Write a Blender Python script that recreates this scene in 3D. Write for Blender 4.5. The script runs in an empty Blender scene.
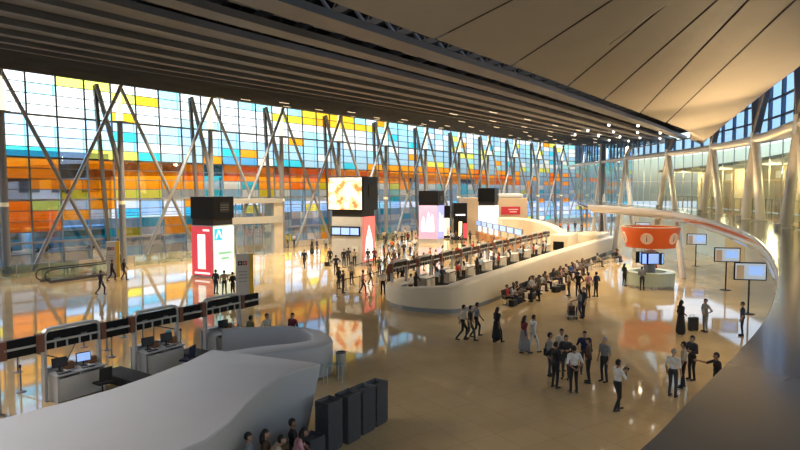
import bpy, bmesh, math, random
from mathutils import Vector, Matrix
random.seed(7)
S = bpy.context.scene
C = S.collection
PI = math.pi
# ------------------------------------------------------------------ camera
FPX, EYE, TILT = 600.0, 7.3, math.atan(35 / 600.0)
cd = bpy.data.cameras.new('camera'); cd.sensor_width = 36; cd.lens = FPX / 800 * 36; cd.clip_end = 2000; cd.clip_start = 0.05
cam = bpy.data.objects.new('camera', cd); C.objects.link(cam)
cam.location = (0, 0, EYE); cam.rotation_euler = (PI / 2 - TILT, 0, 0); S.camera = cam
# ------------------------------------------------------------------ sky, exposure
w = bpy.data.worlds.new('sky'); S.world = w; w.use_nodes = True
nt = w.node_tree; bg = nt.nodes['Background']
sk = nt.nodes.new('ShaderNodeTexSky'); sk.sky_type = 'NISHITA'; sk.sun_disc = False
sk.sun_elevation = math.radians(38); sk.sun_rotation = math.radians(-75); sk.dust_density = 3.0; sk.air_density = 1.0
hs = nt.nodes.new('ShaderNodeHueSaturation'); hs.inputs['Saturation'].default_value = 0.85
nt.links.new(sk.outputs[0], hs.inputs['Color']); nt.links.new(hs.outputs[0], bg.inputs[0])
bg.inputs[1].default_value = 0.5
v = S.view_settings; v.view_transform = 'Standard'; v.look = 'None'; v.gamma = 1; v.use_curve_mapping = False
v.exposure = 0.0
S.cycles.max_bounces = 8; S.cycles.transparent_max_bounces = 16
S.cycles.sample_clamp_indirect = 6

# ------------------------------------------------------------------ helpers
def ray(px, py):
    u = (px - 400) / FPX; vv = (225 - py) / FPX
    return Vector((u, math.cos(TILT) + vv * math.sin(TILT), -math.sin(TILT) + vv * math.cos(TILT)))
def G(px, py, z=0.0):                    # the point of the plane at height z seen at a pixel
    d = ray(px, py); t = (z - EYE) / d.z
    return Vector((d.x * t, d.y * t, z))
def Dp(px, py, depth):                   # the point seen at a pixel at a known distance
    d = ray(px, py); t = depth / d.y
    return Vector((d.x * t, depth, EYE + d.z * t))

MATS = {}
def mat(name, col, rough=0.5, metal=0.0, emit=0, spec=0.5, noise=0.0, scale=3.0, coat=0.0):
    if name in MATS: return MATS[name]
    m = bpy.data.materials.new(name); m.use_nodes = True; MATS[name] = m
    b = m.node_tree.nodes['Principled BSDF']; c4 = (*col, 1)
    b.inputs['Base Color'].default_value = c4; b.inputs['Roughness'].default_value = rough
    b.inputs['Metallic'].default_value = metal; b.inputs['Specular IOR Level'].default_value = spec
    b.inputs['Coat Weight'].default_value = coat
    if emit:
        b.inputs['Emission Color'].default_value = c4; b.inputs['Emission Strength'].default_value = emit
    if noise:
        n = m.node_tree.nodes.new('ShaderNodeTexNoise'); n.inputs['Scale'].default_value = scale; n.inputs['Detail'].default_value = 4
        tc = m.node_tree.nodes.new('ShaderNodeTexCoord'); m.node_tree.links.new(tc.outputs['Object'], n.inputs['Vector'])
        r = m.node_tree.nodes.new('ShaderNodeMapRange'); r.inputs[1].default_value = 0.3; r.inputs[2].default_value = 0.7
        r.inputs[3].default_value = 1 - noise; r.inputs[4].default_value = 1 + noise
        x = m.node_tree.nodes.new('ShaderNodeMix'); x.data_type = 'RGBA'; x.blend_type = 'MULTIPLY'; x.inputs[0].default_value = 1
        x.inputs[6].default_value = c4
        m.node_tree.links.new(n.outputs[0], r.inputs[0]); m.node_tree.links.new(r.outputs[0], x.inputs[7])
        m.node_tree.links.new(x.outputs[2], b.inputs['Base Color'])
    return m
def glass(name, col, gloss=0.07, trans=0.0):
    """thin tinted glazing: light passes through coloured by the pane, a little is reflected, film panes scatter some"""
    if name in MATS: return MATS[name]
    m = bpy.data.materials.new(name); m.use_nodes = True; MATS[name] = m
    n = m.node_tree.nodes; l = m.node_tree.links; n.remove(n['Principled BSDF'])
    t = n.new('ShaderNodeBsdfTransparent'); t.inputs[0].default_value = (*[math.sqrt(c) for c in col], 1)
    g = n.new('ShaderNodeBsdfGlossy'); g.inputs['Roughness'].default_value = 0.03; g.inputs[0].default_value = (0.9, 0.95, 1, 1)
    mx = n.new('ShaderNodeMixShader'); mx.inputs[0].default_value = gloss
    last = t
    if trans:
        tr = n.new('ShaderNodeBsdfTranslucent'); tr.inputs[0].default_value = (*col, 1)
        m2 = n.new('ShaderNodeMixShader'); m2.inputs[0].default_value = trans
        l.new(t.outputs[0], m2.inputs[1]); l.new(tr.outputs[0], m2.inputs[2]); last = m2
    l.new(last.outputs[0], mx.inputs[1]); l.new(g.outputs[0], mx.inputs[2]); l.new(mx.outputs[0], n['Material Output'].inputs[0])
    return m

class MB:
    """collects shapes of ONE part"""
    def __init__(s): s.v = []; s.f = []; s.m = []; s.mi = 0
    def add(s, vs, fs):
        o = len(s.v); s.v += [tuple(x) for x in vs]; s.f += [tuple(i + o for i in f) for f in fs]; s.m += [s.mi] * len(fs); return s
    def box(s, c, d, rz=0, rx=0, ry=0):
        M = Matrix.Translation(c) @ Matrix.Rotation(rz, 4, 'Z') @ Matrix.Rotation(ry, 4, 'Y') @ Matrix.Rotation(rx, 4, 'X')
        vs = [M @ Vector((x * d[0] / 2, y * d[1] / 2, z * d[2] / 2)) for z in (-1, 1) for y in (-1, 1) for x in (-1, 1)]
        return s.add(vs, [(0, 2, 3, 1), (4, 5, 7, 6), (0, 1, 5, 4), (2, 6, 7, 3), (0, 4, 6, 2), (1, 3, 7, 5)])
    def bar(s, a, b, wd, ht, up=(0, 0, 1)):
        a = Vector(a); b = Vector(b); d = (b - a).normalized(); u = Vector(up)
        if abs(d.dot(u)) > 0.99: u = Vector((1, 0, 0))
        sx = d.cross(u).normalized(); sz = sx.cross(d).normalized()
        vs = [p + sx * i * wd / 2 + sz * j * ht / 2 for p in (a, b) for j in (-1, 1) for i in (-1, 1)]
        return s.add(vs, [(0, 1, 3, 2), (4, 6, 7, 5), (0, 4, 5, 1), (2, 3, 7, 6), (0, 2, 6, 4), (1, 5, 7, 3)])
    def tube(s, pts, r, n=10, cap=True):
        pts = [Vector(p) for p in pts]; rs = r if isinstance(r, (list, tuple)) else [r] * len(pts)
        vs = []; fs = []; prev = None
        for i, p in enumerate(pts):
            d = (pts[min(i + 1, len(pts) - 1)] - pts[max(i - 1, 0)]).normalized()
            if prev is None:
                sx = d.cross(Vector((0, 0, 1)))
                if sx.length < 0.01: sx = Vector((1, 0, 0))
            else:
                sx = prev - d * prev.dot(d)
            sx.normalize(); prev = sx; sy = d.cross(sx)
            vs += [p + (sx * math.cos(2 * PI * k / n) + sy * math.sin(2 * PI * k / n)) * rs[i] for k in range(n)]
        for i in range(len(pts) - 1):
            fs += [(i * n + k, i * n + (k + 1) % n, (i + 1) * n + (k + 1) % n, (i + 1) * n + k) for k in range(n)]
        if cap: fs += [tuple(range(n))[::-1], tuple(range((len(pts) - 1) * n, len(pts) * n))]
        return s.add(vs, fs)
    def lathe(s, prof, n=24, c=(0, 0, 0), cap=True):
        vs = [(c[0] + r * math.cos(2 * PI * k / n), c[1] + r * math.sin(2 * PI * k / n), c[2] + z) for r, z in prof for k in range(n)]
        fs = [(i * n + k, i * n + (k + 1) % n, (i + 1) * n + (k + 1) % n, (i + 1) * n + k) for i in range(len(prof) - 1) for k in range(n)]
        if cap: fs += [tuple(range(n))[::-1], tuple(range((len(prof) - 1) * n, len(prof) * n))]
        return s.add(vs, fs)
    def prism(s, poly, z0, z1):
        n = len(poly); vs = [(p[0], p[1], z0) for p in poly] + [(p[0], p[1], z1) for p in poly]
        return s.add(vs, [tuple(range(n))[::-1], tuple(range(n, 2 * n))] + [(i, (i + 1) % n, n + (i + 1) % n, n + i) for i in range(n)])
    def sweep(s, path, prof, closed=True):
        """profile points (across, up) carried along a path in plan; prof may be a function of the path index"""
        vs = []; fs = []; path = [Vector(p) for p in path]
        for i, p in enumerate(path):
            d = path[min(i + 1, len(path) - 1)] - path[max(i - 1, 0)]; d.z = 0; d.normalize(); nr = Vector((d.y, -d.x, 0))
            pr = prof(i / (len(path) - 1)) if callable(prof) else prof
            vs += [p + nr * a + Vector((0, 0, b)) for a, b in pr]; m = len(pr)
        for i in range(len(path) - 1):
            fs += [(i * m + k, i * m + (k + 1) % m, (i + 1) * m + (k + 1) % m, (i + 1) * m + k) for k in range(m if closed else m - 1)]
        if closed: fs += [tuple(range(m))[::-1], tuple(range((len(path) - 1) * m, len(path) * m))]
        return s.add(vs, fs)
    def mesh(s, name, mats, smooth=False, bevel=0, seg=2, angle=40):
        me = bpy.data.meshes.new(name); me.from_pydata(s.v, [], s.f)
        for m in (mats if isinstance(mats, (list, tuple)) else [mats]): me.materials.append(m)
        for p, i in zip(me.polygons, s.m): p.material_index = i
        bm = bmesh.new(); bm.from_mesh(me)
        bmesh.ops.recalc_face_normals(bm, faces=bm.faces)
        if bevel:
            es = [e for e in bm.edges if len(e.link_faces) == 2 and e.calc_face_angle(0) > 0.6]
            bmesh.ops.bevel(bm, geom=es, offset=bevel, segments=seg, affect='EDGES', clamp_overlap=True, profile=0.5)
        bm.to_mesh(me); bm.free()
        if smooth:
            for p in me.polygons: p.use_smooth = True
            me.set_sharp_from_angle(angle=math.radians(angle))
        return me
    def build(s, name, mats, parent=None, **k):
        return link(name, s.mesh(name, mats, **k), parent)
def link(name, me, parent=None, loc=None, rz=0):
    o = bpy.data.objects.new(name, me); C.objects.link(o); o.parent = parent
    if loc is not None: o.location = loc
    if rz: o.rotation_euler = (0, 0, rz)
    return o
def tag(o, label, cat, group=None):
    o['label'] = label; o['category'] = cat
    if group: o['group'] = group
    return o
def thing(name, label, cat, loc=(0, 0, 0), rz=0, group=None):
    o = bpy.data.objects.new(name, None); C.objects.link(o); o.location = loc; o.rotation_euler = (0, 0, rz); o.empty_display_size = 0.2
    return tag(o, label, cat, group)
def struct(name, label=None, me=None):
    o = bpy.data.objects.new(name, me); C.objects.link(o); o['kind'] = 'structure'
    if label: o['label'] = label; o['category'] = name.split('_')[0]
    return o
def dup(root, loc, rz, label, parent=None):
    r = root.copy(); C.objects.link(r); r.location = loc; r.rotation_euler = (0, 0, rz); r['label'] = label
    for ch in [c for c in root.children]:
        c = ch.copy(); C.objects.link(c); c.parent = r
        for g in [c2 for c2 in ch.children]:
            d = g.copy(); C.objects.link(d); d.parent = c
    return r
def lettering(txt, size, parent, loc, rot, m, name='lettering', depth=0.004):
    cu = bpy.data.curves.new(name, 'FONT'); cu.body = txt; cu.size = size; cu.align_x = 'CENTER'; cu.align_y = 'CENTER'; cu.extrude = depth
    tmp = bpy.data.objects.new(name, cu); me = bpy.data.meshes.new_from_object(tmp); bpy.data.objects.remove(tmp)
    me.materials.clear(); me.materials.append(m); o = bpy.data.objects.new(name, me); C.objects.link(o); o.parent = parent; o.location = loc; o.rotation_euler = rot
    return o
def smoothpath(pts, n=8):
    pts = [Vector(p) for p in pts]; out = []
    P = [pts[0] * 2 - pts[1]] + pts + [pts[-1] * 2 - pts[-2]]
    for i in range(1, len(P) - 2):
        p0, p1, p2, p3 = P[i - 1:i + 3]
        for k in range(n):
            t = k / n
            out.append(0.5 * ((2 * p1) + (p2 - p0) * t + (2 * p0 - 5 * p1 + 4 * p2 - p3) * t * t + (3 * p1 - p0 - 3 * p2 + p3) * t ** 3))
    out.append(pts[-1]); return out
def resample(pts, step):
    out = [pts[0].copy()]; acc = 0
    for a, b in zip(pts, pts[1:]):
        L = (b - a).length; pos = step - acc
        while pos <= L:
            out.append(a + (b - a) * (pos / L)); pos += step
        acc = (acc + L) % step if L else acc
    return out
def along(pts, t):
    L = [0]
    for a, b in zip(pts, pts[1:]): L.append(L[-1] + (b - a).length)
    s = t * L[-1]
    for i in range(len(pts) - 1):
        if s <= L[i + 1] + 1e-9: return pts[i].lerp(pts[i + 1], (s - L[i]) / max(L[i + 1] - L[i], 1e-9))
    return pts[-1].copy()

# ------------------------------------------------------------------ materials
STEEL = mat('painted grey steel', (0.27, 0.285, 0.31), 0.4, 0.3, noise=0.05)
STEEL_L = mat('pale brushed steel', (0.55, 0.54, 0.5), 0.32, 0.6, noise=0.04)
STEEL_D = mat('dark grey steel', (0.12, 0.125, 0.135), 0.45, 0.2)
MULL = mat('blue grey mullion', (0.16, 0.2, 0.27), 0.45, 0.2)
WHITE = mat('white solid surface', (0.50, 0.51, 0.53), 0.42, noise=0.02, scale=1.0)
CREAM = mat('cream solid surface', (0.80, 0.70, 0.52), 0.32, noise=0.02, scale=1.0)
BLACK = mat('black panel', (0.010, 0.011, 0.013), 0.4, spec=0.15)
BLACKM = mat('black matte', (0.02, 0.02, 0.022), 0.7)
BROWN = mat('red brown end block', (0.2, 0.075, 0.045), 0.5, noise=0.1, scale=20)
SLAT = mat('dark grey slat', (0.105, 0.11, 0.12), 0.5, 0.0, noise=0.2, scale=0.5)
BELLY = mat('beige plaster panel', (0.34, 0.32, 0.285), 0.6, noise=0.04, scale=0.4)
STONE = mat('beige stone cladding', (0.5, 0.45, 0.37), 0.45, noise=0.08, scale=1.2)
SCREEN = mat('lit screen', (0.33, 0.52, 0.95), 0.4, emit=0.8)
SCREENW = mat('white lit screen', (0.9, 0.95, 1.0), 0.4, emit=1.0)
GREY = mat('grey plastic', (0.24, 0.245, 0.26), 0.5, noise=0.05)

# floor: polished beige stone with fine joints and faint clouding
def floor_material(name, c1, c2, rough, joint=0.7):
    m = bpy.data.materials.new(name); m.use_nodes = True; n = m.node_tree.nodes; l = m.node_tree.links
    b = n['Principled BSDF']; tc = n.new('ShaderNodeTexCoord'); mp = n.new('ShaderNodeMapping'); mp.inputs['Rotation'].default_value = (0, 0, math.radians(-33))
    l.new(tc.outputs['Object'], mp.inputs[0])
    br = n.new('ShaderNodeTexBrick'); br.offset = 0; br.inputs['Scale'].default_value = 1; br.inputs['Brick Width'].default_value = 1.2; br.inputs['Row Height'].default_value = 1.2
    br.inputs['Mortar Size'].default_value = 0.008; br.inputs['Color1'].default_value = (*c1, 1); br.inputs['Color2'].default_value = (*c2, 1)
    br.inputs['Mortar'].default_value = (*[c * joint for c in c1], 1); l.new(mp.outputs[0], br.inputs['Vector'])
    no = n.new('ShaderNodeTexNoise'); no.inputs['Scale'].default_value = 0.35; no.inputs['Detail'].default_value = 5; l.new(tc.outputs['Object'], no.inputs['Vector'])
    r = n.new('ShaderNodeMapRange'); r.inputs[1].default_value = 0.3; r.inputs[2].default_value = 0.7; r.inputs[3].default_value = 0.88; r.inputs[4].default_value = 1.08
    x = n.new('ShaderNodeMix'); x.data_type = 'RGBA'; x.blend_type = 'MULTIPLY'; x.inputs[0].default_value = 1
    l.new(no.outputs[0], r.inputs[0]); l.new(br.outputs[0], x.inputs[6]); l.new(r.outputs[0], x.inputs[7]); l.new(x.outputs[2], b.inputs['Base Color'])
    b.inputs['Roughness'].default_value = rough; b.inputs['IOR'].default_value = 1.43
    return m
FLOOR = floor_material('polished beige stone', (0.60, 0.445, 0.235), (0.575, 0.425, 0.22), 0.05)
FLOOR2 = floor_material('polished mezzanine stone', (0.115, 0.115, 0.112), (0.11, 0.11, 0.107), 0.14, 0.94)

# ------------------------------------------------------------------ plan of the hall
T0 = G(113, 82, 17.8); T7 = G(483, 134.5, 17.8)
U = (T7 - T0).normalized(); BAY = (T7 - T0).length / 7
NIN = Vector((U.y, -U.x, 0))                         # from the glass front into the hall
Z18 = Vector((0, 0, 17.8))
front = [T0 + U * BAY * i for i in range(-3, 8)]
for px, py in ((521, 139.5), (561, 144), (600, 146.5), (640, 147.5)): front.append(G(px, py, 17.8))
front = [Vector((p.x, p.y, 0)) for p in front]
front = front[:10] + smoothpath(front[10:], 4)
ringpx = [(797, 24), (753, 32), (711, 41), (667, 52), (625, 66), (600, 82)]
ring_nodes = [Vector(((px - 400) / FPX * d, d, 0)) for px, d in ringpx]
ring_near = [Vector(p) for p in ((-9, -9, 0), (-1.5, -4.5, 0), (5, 1.5, 0), (10, 8.5, 0), (13.4, 16, 0))]
ring = smoothpath(ring_near + ring_nodes + [Vector((29.5, 98, 0)), Vector((33, 118, 0))], 6)
def ring_z(y): return 9.95 + max(0, (y - 30)) * 0.022
HM = 5.7
inner_px = [(588, 204.4), (625, 206.8), (663, 209.8), (688, 214), (711, 219.5), (741, 229.6), (761, 241), (773, 256), (779, 276), (775, 300), (762, 324), (740, 350), (690, 400), (640, 450)]
inner = [G(a, b, HM) for a, b in inner_px] + [Vector((0.2, 2.3, HM)), Vector((-2.2, 0.4, HM)), Vector((-6, -2.5, HM)), Vector((-12, -7, HM))]
inner = smoothpath(inner, 5)

# ------------------------------------------------------------------ floor, mezzanine, closing walls
fl = MB().prism([(-75, -12), (75, -12), (75, 175), (-75, 175)], -0.3, 0)
struct('floor', 'polished beige stone floor of the hall', fl.mesh('floor', FLOOR))
mz = struct('mezzanine_floor', 'curved mezzanine floor with polished rim')
rr = [p for p in ring if p.y < 112]
poly = [(p.x, p.y) for p in inner] + [(p.x + 0.5, p.y) for p in rr]
MB().prism(poly, HM - 0.25, HM).build('slab', FLOOR2, mz)
RIM = mat('polished cream rim', (0.5, 0.46, 0.42), 0.12, noise=0.03, coat=0.5)
MB().sweep([Vector((p.x, p.y, HM)) for p in inner], [(-0.03, 0.0), (0.0, -0.01), (0.05, -0.1), (0.02, -0.45), (-0.5, -0.85), (-1.1, -0.9), (-1.1, -0.26), (-0.03, -0.26)]).build('rim', RIM, mz, smooth=True, angle=50)
MB().prism([(p[0] + 0.9 * (1 if i < len(inner) else 0), p[1]) for i, p in enumerate(poly)], HM - 0.9, HM - 0.8).build('soffit', mat('soffit plaster', (0.6, 0.56, 0.48), 0.6), mz)
PLASTER = mat('beige plaster', (0.42, 0.39, 0.34), 0.7, noise=0.05)
a, b = front[0], ring[0]
MB().bar((a.x, a.y, 10), (-34, -10, 10), 0.3, 20).bar((-34, -10, 10), (b.x, b.y, 10), 0.3, 20).build('wall_back', PLASTER)
bpy.data.objects['wall_back']['kind'] = 'structure'

# ------------------------------------------------------------------ ceiling: slats, dark opening with trusses, plaster belly
ceil = struct('ceiling', 'dark slatted ceiling sweeping down to a smooth beige plaster soffit')
A_px = [(-260, 28), (-150, 45), (0, 66), (100, 80.2), (200, 94), (300, 108), (400, 122), (500, 137), (560, 143.6), (606, 147)]
Acur = [G(x, y, 17.75) for x, y in A_px]
B_px = [(-250, -230), (100, -92), (250, -30), (335, 2), (440, 40), (545, 78), (620, 107), (665, 124), (692, 137)]
Bcur = [G(x, y, 11.6) for x, y in B_px]
NS, NT = 22, 40
Apts = [along(Acur, i / NT) for i in range(NT + 1)]
def bpar(t): return t ** 0.92
Bpts = [along(Bcur, bpar(i / NT)) for i in range(NT + 1)]
def slat_at(k, i):
    t = k / NS
    p = Apts[i].lerp(Bpts[i], t); p.z -= 0.9 * math.sin(PI * t) * (1 - 0.6 * i / NT)
    return p
for k in range(NS):
    open_part = k >= NS - 3
    wd = 0.45 + 0.1 * (k % 2) if open_part else 1.0 - 0.012 * max(0, k - 8)
    mb = MB(); top = []; secs = []
    for i in range(NT + 1):
        p = slat_at(k, i); q = slat_at(k + 1, i); e = p + (q - p) * wd
        lift = 0.09 if not open_part else 0.02
        p2 = p + Vector((0, 0, lift)); e2 = e + Vector((0, 0, -lift))
        dn = Vector((0, 0, -0.05)); up = Vector((0, 0, 0.16))
        secs.append([p2 + dn, e2 + dn, e2 + up, p2 + up])
    vs = [x for s_ in secs for x in s_]; fs = []
    for i in range(NT): fs += [(i * 4 + j, i * 4 + (j + 1) % 4, i * 4 + 4 + (j + 1) % 4, i * 4 + 4 + j) for j in range(4)]
    fs += [(0, 1, 2, 3), (NT * 4 + 3, NT * 4 + 2, NT * 4 + 1, NT * 4)]
    mb.add(vs, fs).build('slat', SLAT, ceil)
# roof deck above the slats
vs = []; fs = []
for i in range(NT + 1):
    for k in range(0, NS + 1, 4): vs.append(slat_at(k, i) + Vector((0, 0, 0.5 + 2.2 * k / NS)))
m_ = NS // 4 + 1
for i in range(NT): fs += [(i * m_ + k, i * m_ + k + 1, i * m_ + m_ + k + 1, i * m_ + m_ + k) for k in range(m_ - 1)]
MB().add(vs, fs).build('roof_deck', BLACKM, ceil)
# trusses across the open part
DKT = mat('dusty dark truss', (0.05, 0.05, 0.05), 0.6, 0.2)  # one even near-black for every truss member
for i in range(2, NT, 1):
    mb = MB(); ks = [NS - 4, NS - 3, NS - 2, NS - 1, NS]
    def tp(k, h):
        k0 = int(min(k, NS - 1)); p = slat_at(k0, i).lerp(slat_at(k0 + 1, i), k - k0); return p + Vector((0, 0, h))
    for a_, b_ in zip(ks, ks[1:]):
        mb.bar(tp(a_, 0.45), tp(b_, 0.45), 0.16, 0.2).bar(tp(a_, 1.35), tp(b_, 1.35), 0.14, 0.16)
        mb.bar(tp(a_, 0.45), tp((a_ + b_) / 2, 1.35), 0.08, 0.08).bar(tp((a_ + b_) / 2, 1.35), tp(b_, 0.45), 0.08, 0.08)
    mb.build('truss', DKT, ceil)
# catwalk pipe above the opening
MB().tube([slat_at(NS - 2, i) + Vector((0, 0, 0.7)) for i in range(2, NT - 1)], 0.12, 8).build('duct_pipe', mat('pale duct', (0.42, 0.41, 0.39), 0.5), ceil)
# belly: radial panels between the rim and the far inner line, joints left open
Rim_px = [(-60, -150), (120, -84), (250, -33), (335, 0), (440, 38), (520, 66.5), (545, 76), (590, 93), (622, 105), (655, 117.5), (680, 127), (691, 134), (690, 139.5)]
Rim = smoothpath([G(x, y, 11.15) for x, y in Rim_px], 6)
edgeR_px = [(690, 140), (700, 136), (712, 128), (724, 119), (740, 105), (770, 80), (800, 55), (860, 5), (1000, -110)]
edgeR = smoothpath([G(x, y, z) for (x, y), z in zip(edgeR_px, (11.1, 11.12, 11.15, 11.25, 11.4, 11.6, 11.7, 11.8, 11.8))], 5)
def inset(path, d, dz):
    out = []
    for i, p in enumerate(path):
        t = path[min(i + 1, len(path) - 1)] - path[max(i - 1, 0)]; t.z = 0; t.normalize()
        out.append(p + Vector((t.y, -t.x, 0)) * d + Vector((0, 0, dz)))
    return out
rim_in = inset(Rim, 0.8, -0.42)
mb = MB(); n_ = len(Rim)
mb.add([p + Vector((0, 0, 0.5)) for p in Rim] + Rim + rim_in, [(i, i + 1, n_ + i + 1, n_ + i) for i in range(n_ - 1)] + [(n_ + i, n_ + i + 1, 2 * n_ + i + 1, 2 * n_ + i) for i in range(n_ - 1)])
mb.build('rim_band', BELLY, ceil, smooth=True, angle=60)
# joints: rim position -> inner end
jpx = [((-60, -150), (-20, -420)), ((250, -33), (330, -140)), ((430, 35), (480, 0)), ((530, 52), (600, 0)), ((590, 77), (690, 0)), ((625, 93), (750, 0)), ((660, 107), (792, 0)), ((681, 117), (800, 27)), ((690, 140), (800, 55))]
def near_index(path, p): return min(range(len(path)), key=lambda i: (path[i] - p).length)
ends = []
for (a_, b_) in jpx:
    pa = G(*a_, 10.95); pb = G(*b_, 11.2); d = (pb - pa); d.z = 0; d.normalize()
    s_ = near_index(rim_in, pa); ends.append((s_, d))
ends[0] = (0, Vector((0.2, -1, 0)).normalized()); ends[-1] = (n_ - 1, (edgeR[-8] - edgeR[0]).normalized())
Lb = 60
for (s0, d0), (s1, d1) in zip(ends, ends[1:]):
    if s1 <= s0: continue
    last = s1 == n_ - 1
    vs = []; rows = 14
    for i in range(s0, s1 + 1):
        t = (i - s0) / (s1 - s0); d = d0.lerp(d1, t).normalized(); p = rim_in[i]
        g0 = 0.03 if i == s0 else (-0.03 if i == s1 and not last else 0); side = Vector((-d.y, d.x, 0))
        for r_ in range(rows + 1):
            q = r_ / rows
            if last and i == s1:
                pp = along(edgeR, q * 0.97)
            else:
                ln = (Lb if not last else 60) * q; pp = p + d * ln + Vector((0, 0, 0.75 * min(ln, 20) / 20))
                pp += side * g0
            vs.append(pp)
    m_ = rows + 1
    fs = [(i * m_ + r_, i * m_ + r_ + 1, (i + 1) * m_ + r_ + 1, (i + 1) * m_ + r_) for i in range(s1 - s0) for r_ in range(rows)]
    MB().add(vs, fs).build('soffit_panel', BELLY, ceil, smooth=True, angle=70)
    MB().add([v_ + Vector((0, 0, 0.25)) + (v_ - vs[len(vs) // 2]).normalized() * 0.0 for v_ in vs], fs).build('joint_light_block', BLACKM, ceil)  # added dark sheet, blocks sky light at the open joints
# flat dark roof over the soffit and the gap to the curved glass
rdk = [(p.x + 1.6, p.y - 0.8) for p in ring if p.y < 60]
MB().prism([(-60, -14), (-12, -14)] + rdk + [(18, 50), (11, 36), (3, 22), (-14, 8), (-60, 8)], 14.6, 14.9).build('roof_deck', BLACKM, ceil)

# slat highlights as glowing strips, then white downlights and their lamps
STREAK = mat('warm highlight streak', (1.0, 0.86, 0.6), 0.4, emit=0.9)
LAMPW = mat('white lamp lens', (1.0, 0.95, 0.88), 0.4, emit=6)
dl = MB().lathe([(0.16, -0.05), (0.18, 0.0), (0.18, 0.12)], 10).mesh('downlight_glow', STREAK)
dl2 = MB().lathe([(0.07, -0.05), (0.09, 0.0), (0.09, 0.12)], 10).mesh('downlight_glow', LAMPW)
dls = MB().add([(-.45, -.05, 0), (.45, -.05, 0), (.45, .05, 0), (-.45, .05, 0), (-.5, -.09, .08), (.5, -.09, .08), (.5, .09, .08), (-.5, .09, .08)],
               [(0, 1, 2, 3), (0, 4, 5, 1), (1, 5, 6, 2), (2, 6, 7, 3), (3, 7, 4, 0), (4, 7, 6, 5)]).mesh('downlight_glow', STREAK)  # glowing strip stands in for a lamp's highlight on the slat underside
for k in range(1, NS - 3, 2):
    for i in range(10 + (k // 2) % 3, NT - 1, 3):
        if k > 9 and i < 16: continue
        if random.random() < 0.2: continue
        p = slat_at(k, i).lerp(slat_at(k + 1, i), 0.8); d = slat_at(k, i + 1) - slat_at(k, i)
        link('downlight_glow', dls, ceil, p + Vector((0, 0, -0.16)), math.atan2(d.y, d.x))
for k in range(NS - 6, NS, 1):
    for i in range(27 + (k * 2) % 5, NT - 2, 5):
        p = slat_at(k, i) + Vector((0, 0, -0.1)); link('downlight_glow', dl2, ceil, p)
def spot(loc, energy, col=(1, 0.8, 0.55), size=2.2, aim=(0, 0, -1), rad=0.25, name='down_spot'):
    l = bpy.data.lights.new(name, 'SPOT'); l.energy = energy; l.color = col; l.spot_size = size; l.spot_blend = 0.6; l.shadow_soft_size = rad
    o = bpy.data.objects.new(name, l); C.objects.link(o); o.location = loc; o.rotation_euler = Vector(aim).to_track_quat('-Z', 'Y').to_euler(); return o
for k, i in ((3, 9), (8, 12), (13, 19), (3, 12), (3, 18), (3, 24), (3, 30), (3, 35), (8, 16), (8, 22), (8, 27), (8, 31), (8, 35), (13, 24), (13, 28), (13, 32), (13, 36), (17, 28), (17, 32), (17, 36), (18, 24)):
    p = slat_at(k, i); spot(p + Vector((0, 0, -0.5)), {3: 10500, 8: 6800}.get(k, 3900))
# uplights standing on the mezzanine wash the plaster soffit
for nd in ring_nodes[:4]:
    p = nd + Vector((-1.0, -0.4, 0)); ul = thing('uplight', 'dark cup shaped uplight at the ' + ['first', 'second', 'third', 'fourth'][ring_nodes.index(nd)] + ' column pair of the mezzanine', 'lamp', p + Vector((0, 0, HM)), 0, 'mezzanine uplights')
    MB().lathe([(0.13, 0), (0.15, 0.28), (0.135, 0.28), (0.12, 0.03), (0.02, 0.02)], 18, cap=False).build('cup', STEEL_L, ul, smooth=True); MB().lathe([(0.1, 0.06), (0.1, 0.1)], 14).build('lens', mat('warm uplight lens', (1, .75, .4), .4, emit=3), ul)
    spot(p + Vector((0, 0, HM + 0.22)), 2300, (1, 0.66, 0.32), 2.2, (-0.45, -0.45, 1), 0.08, 'uplight_lamp')

# ------------------------------------------------------------------ coloured glass front
wl = struct('wall_left', 'tall glass front of clear, yellow, cyan and orange panes on steel lattice')
PITCH, ROWS, COLW = 0.95, 18, BAY / 4
GL = {'w': glass('clear pane', (0.92, 0.95, 0.98)), 'c': glass('pale cyan pane', (0.42, 0.86, 0.95)), 'C': glass('cyan pane', (0.05, 0.62, 0.9)),
      'y': glass('yellow pane', (0.92, 0.93, 0.16)), 'Y': glass('amber yellow pane', (0.95, 0.76, 0.05)), 'o': glass('orange pane', (0.95, 0.4, 0.02), trans=0.12),
      'a': glass('light amber pane', (0.98, 0.55, 0.03)), 'r': glass('deep orange pane', (0.92, 0.24, 0.01), trans=0.12), 'g': glass('grey pane', (0.5, 0.52, 0.56)),
      'b': glass('pale blue and haze pane', (0.42, 0.66, 0.93)), 'B': glass('blue pane', (0.12, 0.42, 0.85)), 'k': glass('brown pane', (0.45, 0.17, 0.04), trans=0.1)}
GKEYS = list(GL)
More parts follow.
